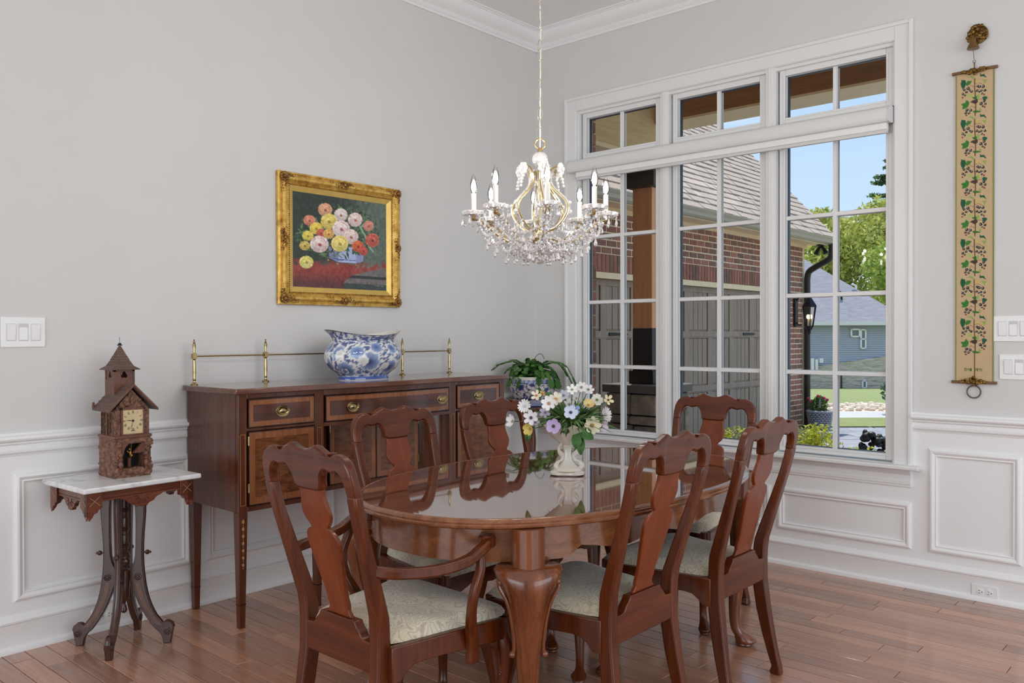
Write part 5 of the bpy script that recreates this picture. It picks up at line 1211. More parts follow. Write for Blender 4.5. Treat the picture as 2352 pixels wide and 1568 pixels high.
for k in range(64): per.append((-PW+.0645+(2*PW-.129)*k/63, PH-.0645)); per.append((-PW+.0645+(2*PW-.129)*k/63, -PH+.0645))
for k in range(52): per.append((PW-.0645, -PH+.0645+(2*PH-.129)*k/51)); per.append((-PW+.0645, -PH+.0645+(2*PH-.129)*k/51))
for (a, b) in per: m.sphere((.0215, a, b), .0042, 6, 4)
o = m.build('beading', GILTD, pt); o['kind'] = 'stuff'
# carved corner and centre ornaments
r6 = random.Random(12)
def orn(cy, cz, dirs, big):
    m = MB()
    for k in range(9):
        a = 2*PI*k/9; m.sphere((.036, cy+.018*big*math.cos(a), cz+.018*big*math.sin(a)), .0085*big, 7, 5, (.7, 1, 1))
    m.sphere((.040, cy, cz), .012*big, 9, 6, (.8, 1, 1))
    for (dy, dz, L_) in dirs:
        for k in range(7):
            t = .02+L_*k/7; w = .010*(1-k/8); px, pz = cy+dy*t-dz*.006*math.sin(k*1.4), cz+dz*t+dy*.006*math.sin(k*1.4)
            m.sphere((.034-.0008*k, px, pz), w, 7, 5, (.7, 1.1 if dy else .8, 1.1 if dz else .8)); m.sphere((.030, px+dz*.011, pz+dy*.011), w*.6, 6, 4, (.6, 1, 1)); m.sphere((.030, px-dz*.011, pz-dy*.011), w*.6, 6, 4, (.6, 1, 1))
    m.build('carved_ornament', GILTD, pt, angle=60)
e_ = .030
for a in (-1, 1):
    for b in (-1, 1): orn(a*(PW-e_), b*(PH-e_), [(-a, 0, .11), (0, -b, .10)], 1.0)
orn(0, PH-e_, [(1, 0, .13), (-1, 0, .13)], .9); orn(0, -PH+e_, [(1, 0, .13), (-1, 0, .13)], .9); orn(PW-e_, 0, [(0, 1, .12), (0, -1, .12)], .9); orn(-PW+e_, 0, [(0, 1, .08), (0, -1, .08)], .75)
# canvas painted per vertex
nu, nv = 190, 156
cw_, chh = PW-.094, PH-.094
cm = MB().grid(lambda u, v: (.006, -cw_+2*cw_*u, chh-2*chh*v), nu, nv).mesh('canvas', vcol_mat('oil_paint', .35, coat=.2, bump=.25, bscale=140), smooth=False)
U_, V_ = np.meshgrid(np.linspace(0, 1, nu), np.linspace(0, 1, nv)); rg = np.random.RandomState(3)
def blur(a, n):
    for _ in range(n): a = (a+np.roll(a, 1, 0)+np.roll(a, -1, 0)+np.roll(a, 1, 1)+np.roll(a, -1, 1))/5
    return a
nz1 = blur(rg.rand(nv, nu), 6); nz1 = (nz1-nz1.mean())/nz1.std(); nz2 = blur(rg.rand(nv, nu), 1); nz2 = (nz2-nz2.mean())/nz2.std()
def uv(x, y):                              # crop pixel of the photographed canvas -> canvas uv
    u = (x-165)/1255.; return u, (y-(95+u*205))/((1445+u*75)-(95+u*205))
LC = lambda h: np.array(lin(h))
img = np.zeros((nv, nu, 3)); dg, gg = LC('2e3b34'), LC('5d6a5f'); mk = np.clip((U_-.42+.25*(V_-.3)+.04*nz1)/.35, 0, 1)[..., None]
img[:] = dg*(1-mk)+gg*mk; img *= (1+.12*nz1[..., None])
tb = np.clip((V_-.71-.02*nz1+.03*U_)/.05, 0, 1)[..., None]; red = LC('8a3d35')*(1-np.clip((V_-.80)/.16, 0, 1))[..., None]*1.15+LC('5a3334')*np.clip((V_-.80)/.16, 0, 1)[..., None]
img = img*(1-tb)+red*(1+.12*nz1[..., None])*tb
gl = (V_ > .735+.45*np.clip(.98-U_, 0, 1)**1.0*.62) & (U_ > .5+.0*V_) & (V_ > .72); gl &= (U_ > .52+.25*np.clip((.92-V_)/.2, 0, 1))
gcol = LC('6f6a67')[None, None]*np.ones_like(img); band = (np.abs(V_-.855) < .016); gcol[band] = LC('2e3331'); gcol[V_ > .93] = LC('3b4544'); img = np.where(gl[..., None], gcol*(1+.1*nz1[..., None]), img)
# vase
def poly(pts):
    P = [uv(*p) for p in pts]; ins = np.zeros((nv, nu), bool); n = len(P)
    for i in range(n):
        (x0, y0), (x1, y1) = P[i], P[(i+1) % n]
        c = ((y0 > V_) != (y1 > V_)) & (U_ < (x1-x0)*(V_-y0)/((y1-y0) if abs(y1-y0) > 1e-9 else 1e-9)+x0); ins ^= c
    return ins
img[poly([(620, 880), (745, 900), (748, 1105), (622, 1040)])] = LC('8488b5'); img[poly([(745, 890), (985, 900), (985, 1120), (748, 1105)])] = LC('aab6da'); img[poly([(985, 900), (1100, 900), (1080, 1100), (985, 1120)])] = LC('8e93bd')
img[poly([(748, 1060), (985, 1078), (985, 1090), (748, 1074)])] = LC('3f4b86'); img[poly([(622, 1015), (748, 1060), (748, 1074), (622, 1028)])] = LC('3f4b86')
def stroke_(x, y, rx_, ry_, ang, col, soft=.35):
    u, v = uv(x, y); du, dv = (U_-u)*1255, (V_-v)*1300; c, s_ = math.cos(ang), math.sin(ang); d = np.sqrt(((du*c+dv*s_)/rx_)**2+((-du*s_+dv*c)/ry_)**2)
    a = np.clip((1-d)/soft, 0, 1)[..., None]; img[:] = img*(1-a)+col*a
for k in range(330):                       # foliage
    a = rg.uniform(0, 2*PI); r = rg.uniform(.2, 1)**.6; x, y = 760+560*r*math.cos(a), 720+440*r*math.sin(a)*(.9 if math.sin(a) < 0 else .75)
    stroke_(x, y, rg.uniform(22, 60), rg.uniform(6, 14), rg.uniform(0, PI), LC(['2f4a34', '3f6042', '5b7a4f', '24382c', '6d8a63'][rg.randint(5)]))
for (x, y, a_) in ((1060, 640, 1.0), (1090, 700, .9), (1120, 760, 1.2), (1160, 860, 1.0), (1200, 930, .8), (1080, 590, 2.2)): stroke_(x, y, 75, 14, a_, LC('8fb08c'))
def bloom(x, y, r, c1, c2, cc):
    r = r*1.22
    stroke_(x, y, r*.92, r*.92, 0, LC(c1)*.75, .2)
    for ring, n in ((.80, 15), (.52, 11), (.28, 7)):
        for k in range(n):
            a = 2*PI*(k+rg.rand()*.5)/n; w = .30+.05*rg.rand(); c = LC(c1)*(1-ring*.0)+0; mixf = rg.rand(); col = (LC(c1)*(1-mixf)+LC(c2)*mixf)*(.8+.35*(.5-.5*math.sin(a)))
            stroke_(x+r*ring*math.cos(a), y+r*ring*math.sin(a), r*w*.75, r*w*.5, a+PI/2, col, .4)
    stroke_(x+r*.05, y+r*.1, r*.22, r*.18, 0, LC(cc))
for f in ((575, 365, 82, 'd69a74', 'e6b596', '8a5638'), (780, 440, 80, 'd9c9c4', 'efe4de', 'a8544f'), (975, 510, 88, 'e0c0bb', 'efe2dc', 'c05a58'), (625, 530, 96, 'd8c158', 'efe08a', '9a7c28'), (375, 515, 66, 'cf7d66', 'e09a84', '9a4a3c'), (460, 625, 74, 'd9be3e', 'efdc76', 'a07f22'), (520, 690, 52, 'b8503e', 'd0705c', '7a2c24'), (620, 705, 62, 'd39a4a', 'ecd07e', '9c4a2a'), (355, 730, 62, 'd6c03c', 'f0e27c', '8a7420'), (785, 635, 104, 'e0c4c2', 'f2e6e2', 'b85a62'), (915, 748, 92, 'e3c6c2', 'f0e0da', 'b4504e'), (500, 848, 106, 'd8b4b4', 'eee2de', 'b4404e'), (765, 842, 102, 'dfc862', 'f4e79c', 'b09236'), (1160, 600, 66, 'cc8070', 'e2a796', '9c4a40'), (1215, 800, 88, 'b84d3c', 'd47c62', '6e2828'), (1010, 882, 72, 'c4502c', 'dc7a4a', '7e2a1c'), (1085, 950, 56, 'b84038', 'd06050', '7a2422'), (315, 868, 58, 'c0a040', 'dcc67a', '7e6424'), (335, 1100, 78, 'cfc45c', 'eee79e', '98883a')): bloom(*f)
for (x, y) in ((612, 1070), (735, 1125), (985, 1145)): stroke_(x, y, 14, 14, 0, LC('c88a5a'))
for (x, y, l, a) in ((1255, 1440, 12, 1.2), (1275, 1440, 12, -.9), (1292, 1445, 10, 1.5), (1312, 1445, 10, .3), (1330, 1448, 12, 1.4), (1348, 1450, 10, .8), (1366, 1450, 10, -1.1)): stroke_(x, y, l, 3.5, a, LC('b9b2a6'))
img *= (1+.07*nz2[..., None]); set_vcol(cm, np.clip(img, 0, 1).reshape(-1, 3)); link('canvas', cm, pt)
# ================================================================== needlepoint bell pull
bp = thing('tapestry_bell_pull', 'long needlepoint bell pull with currant vines right of the window', 'tapestry', (2.785, 0, 0))
TZ1_, TZ0_, TW = 2.575, 1.066, .084
nu, nv = 72, 620
def bp_pt(u, v): return (-TW+2*TW*u, -.009-.0012*math.sin(v*40)*.3, TZ1_-(TZ1_-TZ0_)*v)
cm = MB().grid(bp_pt, nu, nv).mesh('needlepoint_cloth', vcol_mat('needlepoint', .9, bump=.5, bscale=500), smooth=False)
img = np.zeros((nv, nu, 3)); img[:] = LC('c4ab84'); img *= (1+.05*rg.randn(nv, nu, 1))
X_, Z_ = np.meshgrid(np.linspace(-100, 100, nu), np.linspace(0, 200*(TZ1_-TZ0_)/(2*TW), nv))   # 100 units = half width
img[np.abs(X_) > 92] = LC('8f8a52')
def pol(pts, col, z0):
    ins = np.zeros((nv, nu), bool); n = len(pts); zz = Z_-z0
    for i in range(n):
        (x0, y0), (x1, y1) = pts[i], pts[(i+1) % n]
        ins ^= ((y0 > zz) != (y1 > zz)) & (X_ < (x1-x0)*(zz-y0)/((y1-y0) if abs(y1-y0) > 1e-9 else 1e-9)+x0)
    img[ins] = LC(col)
def disc(x, z, r, col, z0): img[((X_-x)**2+(Z_-z0-z)**2) < r*r] = LC(col)
def seg(x0, y0, x1, y1, w, col, z0):
    dx, dy = x1-x0, y1-y0; t = np.clip(((X_-x0)*dx+(Z_-z0-y0)*dy)/(dx*dx+dy*dy), 0, 1); img[((X_-x0-t*dx)**2+(Z_-z0-y0-t*dy)**2) < w*w] = LC(col)
g = lambda x, y: ((x-600)/4.07, (y-340)/4.07)   # detail-crop pixel -> units, relative to the repeat start
REP = 223.0
def repeat(z0):
    G = lambda *p: [g(a, b) for a, b in p]
    seg(*g(625, 340), *g(610, 470), 2.6, '6f4030', z0) if z0 < 10 else None
    seg(*g(605, 460), *g(600, 700), 3.0, '6b3c2c', z0); seg(*g(600, 700), *g(625, 950), 3.0, '6b3c2c', z0); seg(*g(625, 950), *g(615, 1320), 3.0, '5f3830', z0)
    pol(G((315, 430), (400, 450), (420, 520), (400, 600), (350, 670), (320, 600), (300, 540)), '1f5a3a', z0); pol(G((410, 560), (440, 480), (550, 490), (500, 570), (430, 600)), '3f7a34', z0); pol(G((440, 410), (520, 370), (585, 420), (575, 480), (520, 410)), '8aa356', z0)
    pol(G((720, 350), (740, 390), (800, 380), (855, 485), (780, 430), (715, 430)), '1c5540', z0); pol(G((740, 510), (860, 510), (820, 620), (780, 540)), '94a556', z0); pol(G((630, 490), (690, 500), (700, 560), (650, 560)), 'cdb25a', z0)
    pol(G((440, 800), (570, 800), (560, 860), (470, 890)), 'a9b56a', z0); pol(G((540, 880), (640, 870), (690, 930), (600, 940)), '2f6a2c', z0); pol(G((640, 850), (700, 830), (705, 930), (650, 940)), '93ab58', z0)
    pol(G((305, 1000), (390, 985), (430, 920), (490, 990), (470, 1080), (420, 1120), (330, 1125), (350, 1060)), '3a7a2e', z0); pol(G((500, 990), (560, 950), (660, 940), (670, 1010), (620, 1060), (560, 1020)), '49382f', z0); pol(G((765, 920), (810, 900), (880, 940), (840, 1000), (770, 990)), '1c5a44', z0)
    pol(G((550, 1210), (620, 1200), (760, 1250), (600, 1265)), '35702c', z0); pol(G((680, 1220), (720, 1155), (765, 1230)), '8fa65a', z0)
    for p, q in (((600, 650), (520, 600)), ((520, 600), (430, 640)), ((610, 580), (690, 570)), ((690, 570), (800, 640)), ((620, 1150), (540, 1080)), ((540, 1080), (480, 1150)), ((660, 960), (760, 960))): seg(*g(*p), *g(*q), 1.2, '8a5b3c', z0)
    for (x, y, r) in ((380, 675, 28), (465, 660, 34), (425, 738, 27), (350, 772, 28), (540, 745, 27), (498, 715, 20), (395, 810, 20), (665, 640, 26), (705, 662, 32), (780, 675, 32), (652, 745, 26), (740, 762, 26), (818, 772, 28), (695, 782, 20), (755, 832, 22), (437, 1163, 32), (515, 1183, 32), (410, 1228, 26), (478, 1246, 27), (735, 1062, 34), (797, 1015, 28), (828, 1085, 27), (768, 1125, 22)):
        a, b = g(x, y); disc(a, b, r/4.2*1.1, '1d1c26', z0); disc(a-1.2, b-1.8, r/4.2*.34, 'b9b9b0', z0)
    for (x, y) in ((343, 853), (800, 863), (425, 1288), (810, 1160)): a, b = g(x, y); disc(a, b, 5.4, '8c2f2c', z0)
H_ = 200*(TZ1_-TZ0_)/(2*TW); REP = 232.0
k = 0
while k < 7: repeat(14+REP*k); k += 1
seg(2, 14+REP*k, 4, H_-30, 2.6, '6b3c2c', 0)
FONT = {'B': '111 101 110 101 111', 'M': '10001 11011 10101 10001 10001', 'H': '101 101 111 101 101', '1': '01 11 01 01 01', '9': '111 101 111 001 011', '7': '111 001 011 001 001'}
xo = -50.
for ch in 'BMH 1971':
    if ch == ' ': xo += 12; continue
    rows_ = FONT[ch].split()
    for j, rw in enumerate(rows_):
        for i, b in enumerate(rw):
            if b == '1': img[(np.abs(X_-(xo+i*2.9)) < 1.9) & (np.abs(Z_-(H_-74+j*3.2)) < 1.9)] = LC('5c6a2e')
    xo += len(rows_[0])*2.9+3.6
set_vcol(cm, np.clip(img, 0, 1).reshape(-1, 3)); link('needlepoint_cloth', cm, bp)
MB().box(-TW, TW, -.0075, -.002, TZ0_, TZ1_).build('cloth_lining', mat('lining', '7d7748', .9), bp, smooth=False)
ABR = NT('antique_brass'); af = ABR.noise(ABR.coord(), 60, 4, .6); ABR.base(ABR.ramp(af, [(.35, lin('4a3416')), (.55, lin('7d5c28')), (.72, lin('b08b45'))])); ABR.set(Metallic=.75, Roughness=.38); ABR.bump(af, .4, .004); ABR = ABR.m
for z, nm in ((TZ1_+.004, 'top_bar'), (TZ0_-.004, 'bottom_bar')): MB().box(-.100, .100, -.016, -.003, z-.007, z+.007).build(nm, wood('bar_wood', '4a3018', '6b4726', '85603a', .5, 'x', 2, .1), bp, bev=.002)
def cluster(name, cx, cz, w, h, n, seed, sgn):
    q = random.Random(seed); m = MB()
    for i in range(n):
        u = q.uniform(-1, 1); hh = h*(1-abs(u))**.8; v = q.uniform(-.45, 1)*hh*sgn; m.sphere((cx+u*w, -.018-q.random()*.004, cz+v), q.uniform(.0045, .0085), 7, 5, (1.2, .6, 1))
    m.sphere((cx, -.022, cz), .011, 8, 6, (1, .7, 1)); return m.build(name, ABR, bp, angle=60)
cluster('top_ornament', 0, TZ1_+.004, .055, .020, 46, 1, -1); cluster('bottom_ornament', 0, TZ0_-.004, .058, .024, 54, 2, 1)
MB().tube([(.030*math.cos(2*PI*i/28), -.012, TZ0_-.050+.030*math.sin(2*PI*i/28)) for i in range(28)], .0034, 8, closed=True).build('pull_ring', mat('dark_steel', '6a6660', .35, .8), bp)
MB().tube([(0, -.012, TZ0_-.008), (0, -.012, TZ0_-.022)], .005, 8).build('ring_eye', ABR, bp)
m = MB(); q = random.Random(9)
for i in range(70):
    a = q.uniform(0, 2*PI); r = q.uniform(.1, 1)**.5; m.sphere((.012+.044*r*math.cos(a), -.012-.012*(1-r*r)-q.random()*.003, 2.752+.044*r*math.sin(a)), q.uniform(.005, .010), 7, 5, (1, .6, 1))
m.lathe([(.046, 0), (.046, -.008), (.03, -.012)], 24, (.012, 0, 2.752), 'y'); m.build('wall_rosette', ABR, bp, fix=True, angle=60)
MB().lathe([(.026, 2.676), (.0275, 2.678), (.024, 2.688), (.017, 2.702), (.0145, 2.720), (.013, 2.727), (.005, 2.731), (.004, 2.737)], 20, (0, -.042, 0)).build('bell', mat('bell_brass', '7c6238', .35, .8), bp, fix=True, angle=50)
m = MB().tube([(0, -.042, 2.735), (0, -.03, 2.742), (.004, -.015, 2.744)], .003, 6); m.tube([(0, -.042, 2.69), (0, -.035, 2.66), (.0, -.022, 2.630)], .0014, 6); m.tube([(.006*math.cos(2*PI*i/14), -.018, 2.622+.006*math.sin(2*PI*i/14)) for i in range(14)], .0014, 6, closed=True); m.tube([(0, -.018, 2.616), (0, -.016, 2.585)], .003, 6); m.build('hook', ABR, bp)
# ================================================================== blue and white bowl on the sideboard
bw = thing('porcelain_footbath', 'large oval blue and white porcelain bowl with dipped rim on the sideboard', 'bowl', (.285, -1.770, 1.064))
prof = [(.150, 0), (.152, .004), (.150, .016), (.147, .022), (.160, .034), (.200, .062), (.226, .095), (.233, .125), (.226, .152), (.205, .178), (.188, .196), (.184, .206), (.190, .218), (.210, .238), (.232, .252)]
nseg = 150; prof = [tuple(p) for p in sp(prof, 64)]
def rim(t, z): return .030*max(0, (z-.17)/.082)**1.6*(abs(math.cos(t+.12))**2.2-.62)
rings = []; mb = MB()
for r, z in prof: rings.append([(r*.62*math.cos(2*PI*j/nseg+PI/2)*1.0, r*math.sin(2*PI*j/nseg+PI/2), z+rim(2*PI*j/nseg, z)) for j in range(nseg)])
inn = [tuple((p[0]*(1-.012/.2), p[1]*(1-.008/.2), p[2])) for p in rings[-1]]
mb.loft(rings, caps=False); me = mb.mesh('glazed_body', vcol_mat('blue_white_glaze', .08, coat=.6))
TT_, ZZ_ = np.meshgrid(np.arange(nseg)/nseg, np.array([p[1] for p in prof])); A_ = TT_*2*PI*.20; B_ = np.cumsum(np.concatenate([[0], np.hypot(np.diff([p[0] for p in prof]), np.diff([p[1] for p in prof]))]))[:, None]*np.ones((1, nseg))
white = LC('e3e2de'); nav = LC('2b3a78'); blu = LC('3f66b0'); lb = LC('9db2d6')
cb = np.ones((64, nseg, 3))*white
den = blur(rg.rand(64, nseg), 1); den = (den-den.mean())/den.std(); cb = np.where((den > -.25)[..., None], nav*.8+lb*.2, cb)
def fl_(a, b, r, col1, col2, np_=9):
    d = (np.abs(A_-a) if True else 0); d = np.minimum(d, 2*PI*.20-d); rr2 = np.hypot(d, B_-b); th_2 = np.arctan2(B_-b, A_-a); edge = r*(.82+.18*np.abs(np.cos(np_*th_2/2))); ins = rr2 < edge
    f = np.clip(rr2/edge, 0, 1)[..., None]; pet = (.5+.5*np.cos(np_*th_2))[..., None]; c = col1*(1-f)+col2*f; c = c*(.75+.35*pet*f); cb[:] = np.where(ins[..., None], c, cb); cb[:] = np.where((np.abs(rr2-edge) < .0035)[..., None], white, cb)
qq = random.Random(2)
for k in range(9): fl_((k+.3)*2*PI*.2/9, .105+.03*math.sin(k*2.3), qq.uniform(.052, .068), nav, lb, 9)
for k in range(12): fl_((k+.8)*2*PI*.2/12, .20+.02*math.sin(k*1.7), qq.uniform(.030, .045), blu, lb, 8)
for k in range(14): fl_((k+.1)*2*PI*.2/14, .05+.02*math.sin(k), qq.uniform(.022, .034), blu, lb, 7)
for k in range(10): fl_((k+.75)*2*PI*.2/10, .14+.035*math.cos(k*1.3), qq.uniform(.020, .028), white, white*.93, 14)
ft = np.array([p[1] for p in prof]); cb[(ft < .020)] = LC('2d52a0'); cb[(ft < .005)] = white; cb[(ft > .2485)] = LC('26304e')
set_vcol(me, np.clip(cb, 0, 1).reshape(-1, 3)); link('glazed_body', me, bw)
IW = mat('white_glaze', 'e6e5e1', .1, coat=.6)
ir = [rings[-1], inn]
for q in (50, 40, 30, 20, 10, 4): ir.append([(p[0]*.93, p[1]*.95, p[2]+.008) for p in rings[q]])
MB().loft(ir, caps=False).build('glazed_inside', IW, bw); MB().stack([(0, 0, .012, .088, .142), (0, 0, .020, .088, .142)], 40).build('bowl_floor', IW, bw, fix=True); MB().loft([[(p[0], p[1], 0) for p in rings[0]], [(p[0]*.97, p[1]*.97, .002) for p in rings[0]]]).build('foot_ring', IW, bw, fix=True)
# ================================================================== potted cactus on the plant stand
pc = thing('potted_christmas_cactus', 'leafy christmas cactus in a blue and white pot in the room corner', 'potted plant', (.205, -.305, .825))
pp = sp([(.088, .018), (.100, .03), (.125, .07), (.144, .115), (.149, .150), (.145, .180), (.140, .192)], 40); nseg = 110
me = MB().lathe([(r, z) for r, z in pp], nseg, caps=False).mesh('pot', vcol_mat('blue_white_glaze', .08, coat=.6))
cb = np.ones((40, nseg, 3))*LC('d9d5cf'); T2, Z2 = np.meshgrid(np.arange(nseg)/nseg, np.array([p[1] for p in pp]))
vine = np.abs(np.sin(T2*2*PI*9+Z2*70)+.8*np.sin(Z2*150+T2*2*PI*5)+.5*np.sin(T2*2*PI*23)); cb[(vine < .55) & (Z2 > .05) & (Z2 < .155)] = LC('3a477e'); cb[((np.sin(T2*2*PI*14)*np.sin(Z2*95)) > .62) & (Z2 < .15)] = LC('2f3b74')
cb[(Z2 > .158) & (Z2 < .180)] = LC('9da5c0'); cb[(Z2 > .158) & (Z2 < .180) & (np.sin(T2*2*PI*30) > .2)] = LC('6a759e'); cb[np.abs(Z2-.157) < .003] = LC('33407c'); cb[np.abs(Z2-.048) < .003] = LC('33407c'); cb[Z2 < .04] = LC('b9bccb')
set_vcol(me, cb.reshape(-1, 3)); link('pot', me, pc)
MB().lathe([(0, .004), (.088, .004), (.108, .006), (.112, .018), (.106, .022), (.088, .02)], 36).build('saucer', mat('saucer_glaze', '8a96bd', .1, coat=.5), pc, fix=True)
MB().tube([(.141*math.cos(2*PI*i/40), .141*math.sin(2*PI*i/40), .192) for i in range(40)], .005, 8, closed=True).build('pot_rim', IW, pc); MB().lathe([(.136, .175), (0, .182)], 30).build('soil', MATS['soil'], pc, fix=True)
CAC = leaf_mat('leaf_cactus', '274c22', '5f8f42', .1); q = random.Random(6)
def cactus_arm(a, reach, rise, drop, n):
    m = MB(); U = Vector((math.cos(a), math.sin(a), 0)); path = sp([(.02, .18), (reach*.35, .18+rise), (reach*.75, .18+rise*.9), (reach, .18+rise-drop)], n+1)
    for i in range(n):
        p0 = U*path[i][0]+Vector((0, 0, path[i][1])); p1 = U*path[i+1][0]+Vector((0, 0, path[i+1][1])); T_ = (p1-p0); S_ = T_.normalized().cross(Vector((q.uniform(-.3, .3), q.uniform(-.3, .3), 1))).normalized(); Nn = S_.cross(T_.normalized())*.0022; w = .0155*q.uniform(.8, 1.2)
        c = [p0, p0+T_*.18+S_*w*.7, p0+T_*.42+S_*w*1.15, p0+T_*.55+S_*w*.85, p0+T_*.82+S_*w*1.15, p1+S_*w*.25, p1-S_*w*.25, p0+T_*.82-S_*w*1.15, p0+T_*.55-S_*w*.85, p0+T_*.42-S_*w*1.15, p0+T_*.18-S_*w*.7]
        m.loft([[tuple(x-Nn) for x in c], [tuple(x+Nn) for x in c]])
    return m
n_arm = 0
for k in range(80):
    a = k*2.4+q.uniform(-.3, .3); reach = q.uniform(.05, .20); m = cactus_arm(a, reach, q.uniform(.02, .13)*(1.2-reach*2.4), q.uniform(0, .06)+max(0, reach-.13)*.9, 5 if reach > .12 else 4); m.build('branch', CAC, pc, smooth=False, fix=True)
for (a, rch, ri, dr) in ((.75, .30, .10, .15), (.55, .27, .10, .13), (.95, .25, .11, .10), (-2.5, .27, .11, .06), (-2.2, .24, .12, .03), (2.9, .25, .10, .03), (.1, .22, .08, .14), (-.6, .20, .05, .17)):
    cactus_arm(a, rch, ri, dr, 7).build('branch', CAC, pc, smooth=False, fix=True)
MB().tube(sp([(.01, .01, .18), (.0, .02, .28), (.02, .03, .335), (.045, .05, .345), (.06, .06, .31)], 14), .0022, 6).build('twig', mat('twig_grey', '4b4f45', .8), pc)
# ================================================================== centrepiece
vs_ = thing('compote_vase', 'white porcelain footed compote vase on the dining table', 'vase', (1.813, -1.985, .7575), math.radians(-10))
PORC = mat('ivory_porcelain', 'e4ddd0', .18, coat=.5)
m = MB()
def lobed(r, z, n=8, amp=.06, cnt=72): return [((r*(1+amp*math.cos(n*2*PI*j/cnt)))*math.cos(2*PI*j/cnt), (r*(1+amp*math.cos(n*2*PI*j/cnt)))*math.sin(2*PI*j/cnt), z+(.006*math.cos(n*2*PI*j/cnt) if z > .19 else 0)) for j in range(cnt)]
MB().loft([lobed(r, z, 4, .10) for r, z in ((.068, 0), (.073, .004), (.073, .012), (.066, .016), (.058, .018))]).build('base_plinth', PORC, vs_, fix=True)
MB().loft([lobed(r, z, 4, .06) for r, z in sp([(.060, .016), (.052, .026), (.036, .036), (.024, .050), (.019, .065), (.017, .085), (.018, .100), (.024, .112), (.020, .118)], 20)]).build('stem', PORC, vs_, fix=True)
for i in range(3):
    a = i*2*PI/3+.5; U = Vector((math.cos(a), math.sin(a), 0))
    MB().tube([tuple(U*r+Vector((0, 0, z))) for r, z in sp([(.046, .022), (.060, .034), (.048, .050), (.030, .056), (.026, .072), (.040, .088), (.044, .104), (.030, .116)], 26)], [.0075+.003*math.sin(i_*.5) for i_ in range(26)], 8).build('dolphin_handle', PORC, vs_)
bl = MB(); bl.loft([lobed(r, z, 12, .035*min(1, (z-.11)/.06)) for r, z in sp([(.018, .112), (.030, .118), (.055, .140), (.080, .160), (.102, .180), (.114, .194)], 16)]+[lobed(r, z, 12, .03) for r, z in ((.109, .195), (.090, .172), (.05, .14), (.005, .125))], caps=False); bl.build('fluted_bowl', PORC, vs_, fix=False)
MB().tube([(.069*math.cos(2*PI*j/40), .069*math.sin(2*PI*j/40), .0155) for j in range(40)], .0009, 5, closed=True).build('gilt_line', mat('gilt_line', 'a88a4a', .4, .6), vs_)
fa = thing('flower_arrangement', 'bouquet of white, lilac, yellow and blue blossoms in the compote vase', 'flowers', (1.825, -1.975, .92))
RV = Vector((_r.x, _r.y, 0)).normalized(); FV = Vector((_f.x, _f.y, 0)).normalized(); q = random.Random(14)
GRN = leaf_mat('leaf_bouquet', '3d6030', '93b573', .18)
m = MB()
for k in range(560):
    a = q.uniform(0, 2*PI); el = q.uniform(-.12, 1.25); L_ = q.uniform(.07, .155)*(1.0 if el > .1 else 1.05); d = Vector((math.cos(a)*math.cos(el), math.sin(a)*math.cos(el), math.sin(el)*.75)); p0 = Vector((d.x*.03, d.y*.03, .015+q.uniform(0, .02))); mid = p0+d*L_*.55+Vector((0, 0, .012)); p1 = p0+d*L_+Vector((0, 0, -.012 if el < .5 else 0)); S_ = d.cross(Vector((0, 0, 1))).normalized()*q.uniform(.0035, .009); tw = Vector((0, 0, q.uniform(-.004, .004)))
    m.add([p0-S_*.4, p0+S_*.4, mid+S_+tw, mid-S_-tw, p1], [(0, 1, 2, 3), (3, 2, 4)])
o = m.build('grass_leaves', GRN, fa, smooth=False); o['kind'] = 'stuff'
def big_leaf(p0, tip, w, name='broad_leaf'):
    p0, tip = Vector(p0), Vector(tip); T_ = tip-p0; S_ = T_.cross(FV).normalized(); m = MB(); A, B = [], []
    for i in range(9):
        t = i/8; ww = w*math.sin(PI*min(1, t*.92+.04))**.8*(1-.25*t); c = p0+T_*t-FV*(.018*math.sin(PI*t)); A.append(c+S_*ww-FV*.004*math.sin(5*t)); B.append(c-S_*ww+FV*.004*math.sin(6*t))
    C_ = [(a+b)/2-FV*.004*0+FV*.006 for a, b in zip(A, B)]; m.strip(A, C_, .0008, FV); m.strip(C_, B, .0008, FV); m.build(name, leaf_mat('leaf_broad', '41683a', '5f8a4c', .1), fa, fix=True, angle=60)
def at2(px, py, dd=0.0):                   # point in the bouquet near a photographed blossom (bouquet crop pixel), at its own depth
    X = 1120+px/4.9; Y = 800+py/4.9; dep = 3.285+dd
    p = Vector(CAM)+(_r*((X-1176)/FPX)-_u*((Y-784)/FPX)+_f)*dep; return p-Vector((1.825, -1.975, .92))
big_leaf(at2(1030, 960, -.06), at2(1050, 1200, -.09), .020); big_leaf(at2(1000, 940, -.07), at2(995, 1130, -.10), .022); big_leaf(at2(1010, 880, -.06), at2(1190, 1020, -.09), .026); big_leaf(at2(870, 880, -.07), at2(900, 960, -.09), .018); big_leaf(at2(470, 900, -.03), at2(440, 1050, -.05), .014); big_leaf(at2(660, 560, .05), at2(720, 500, .08), .02)
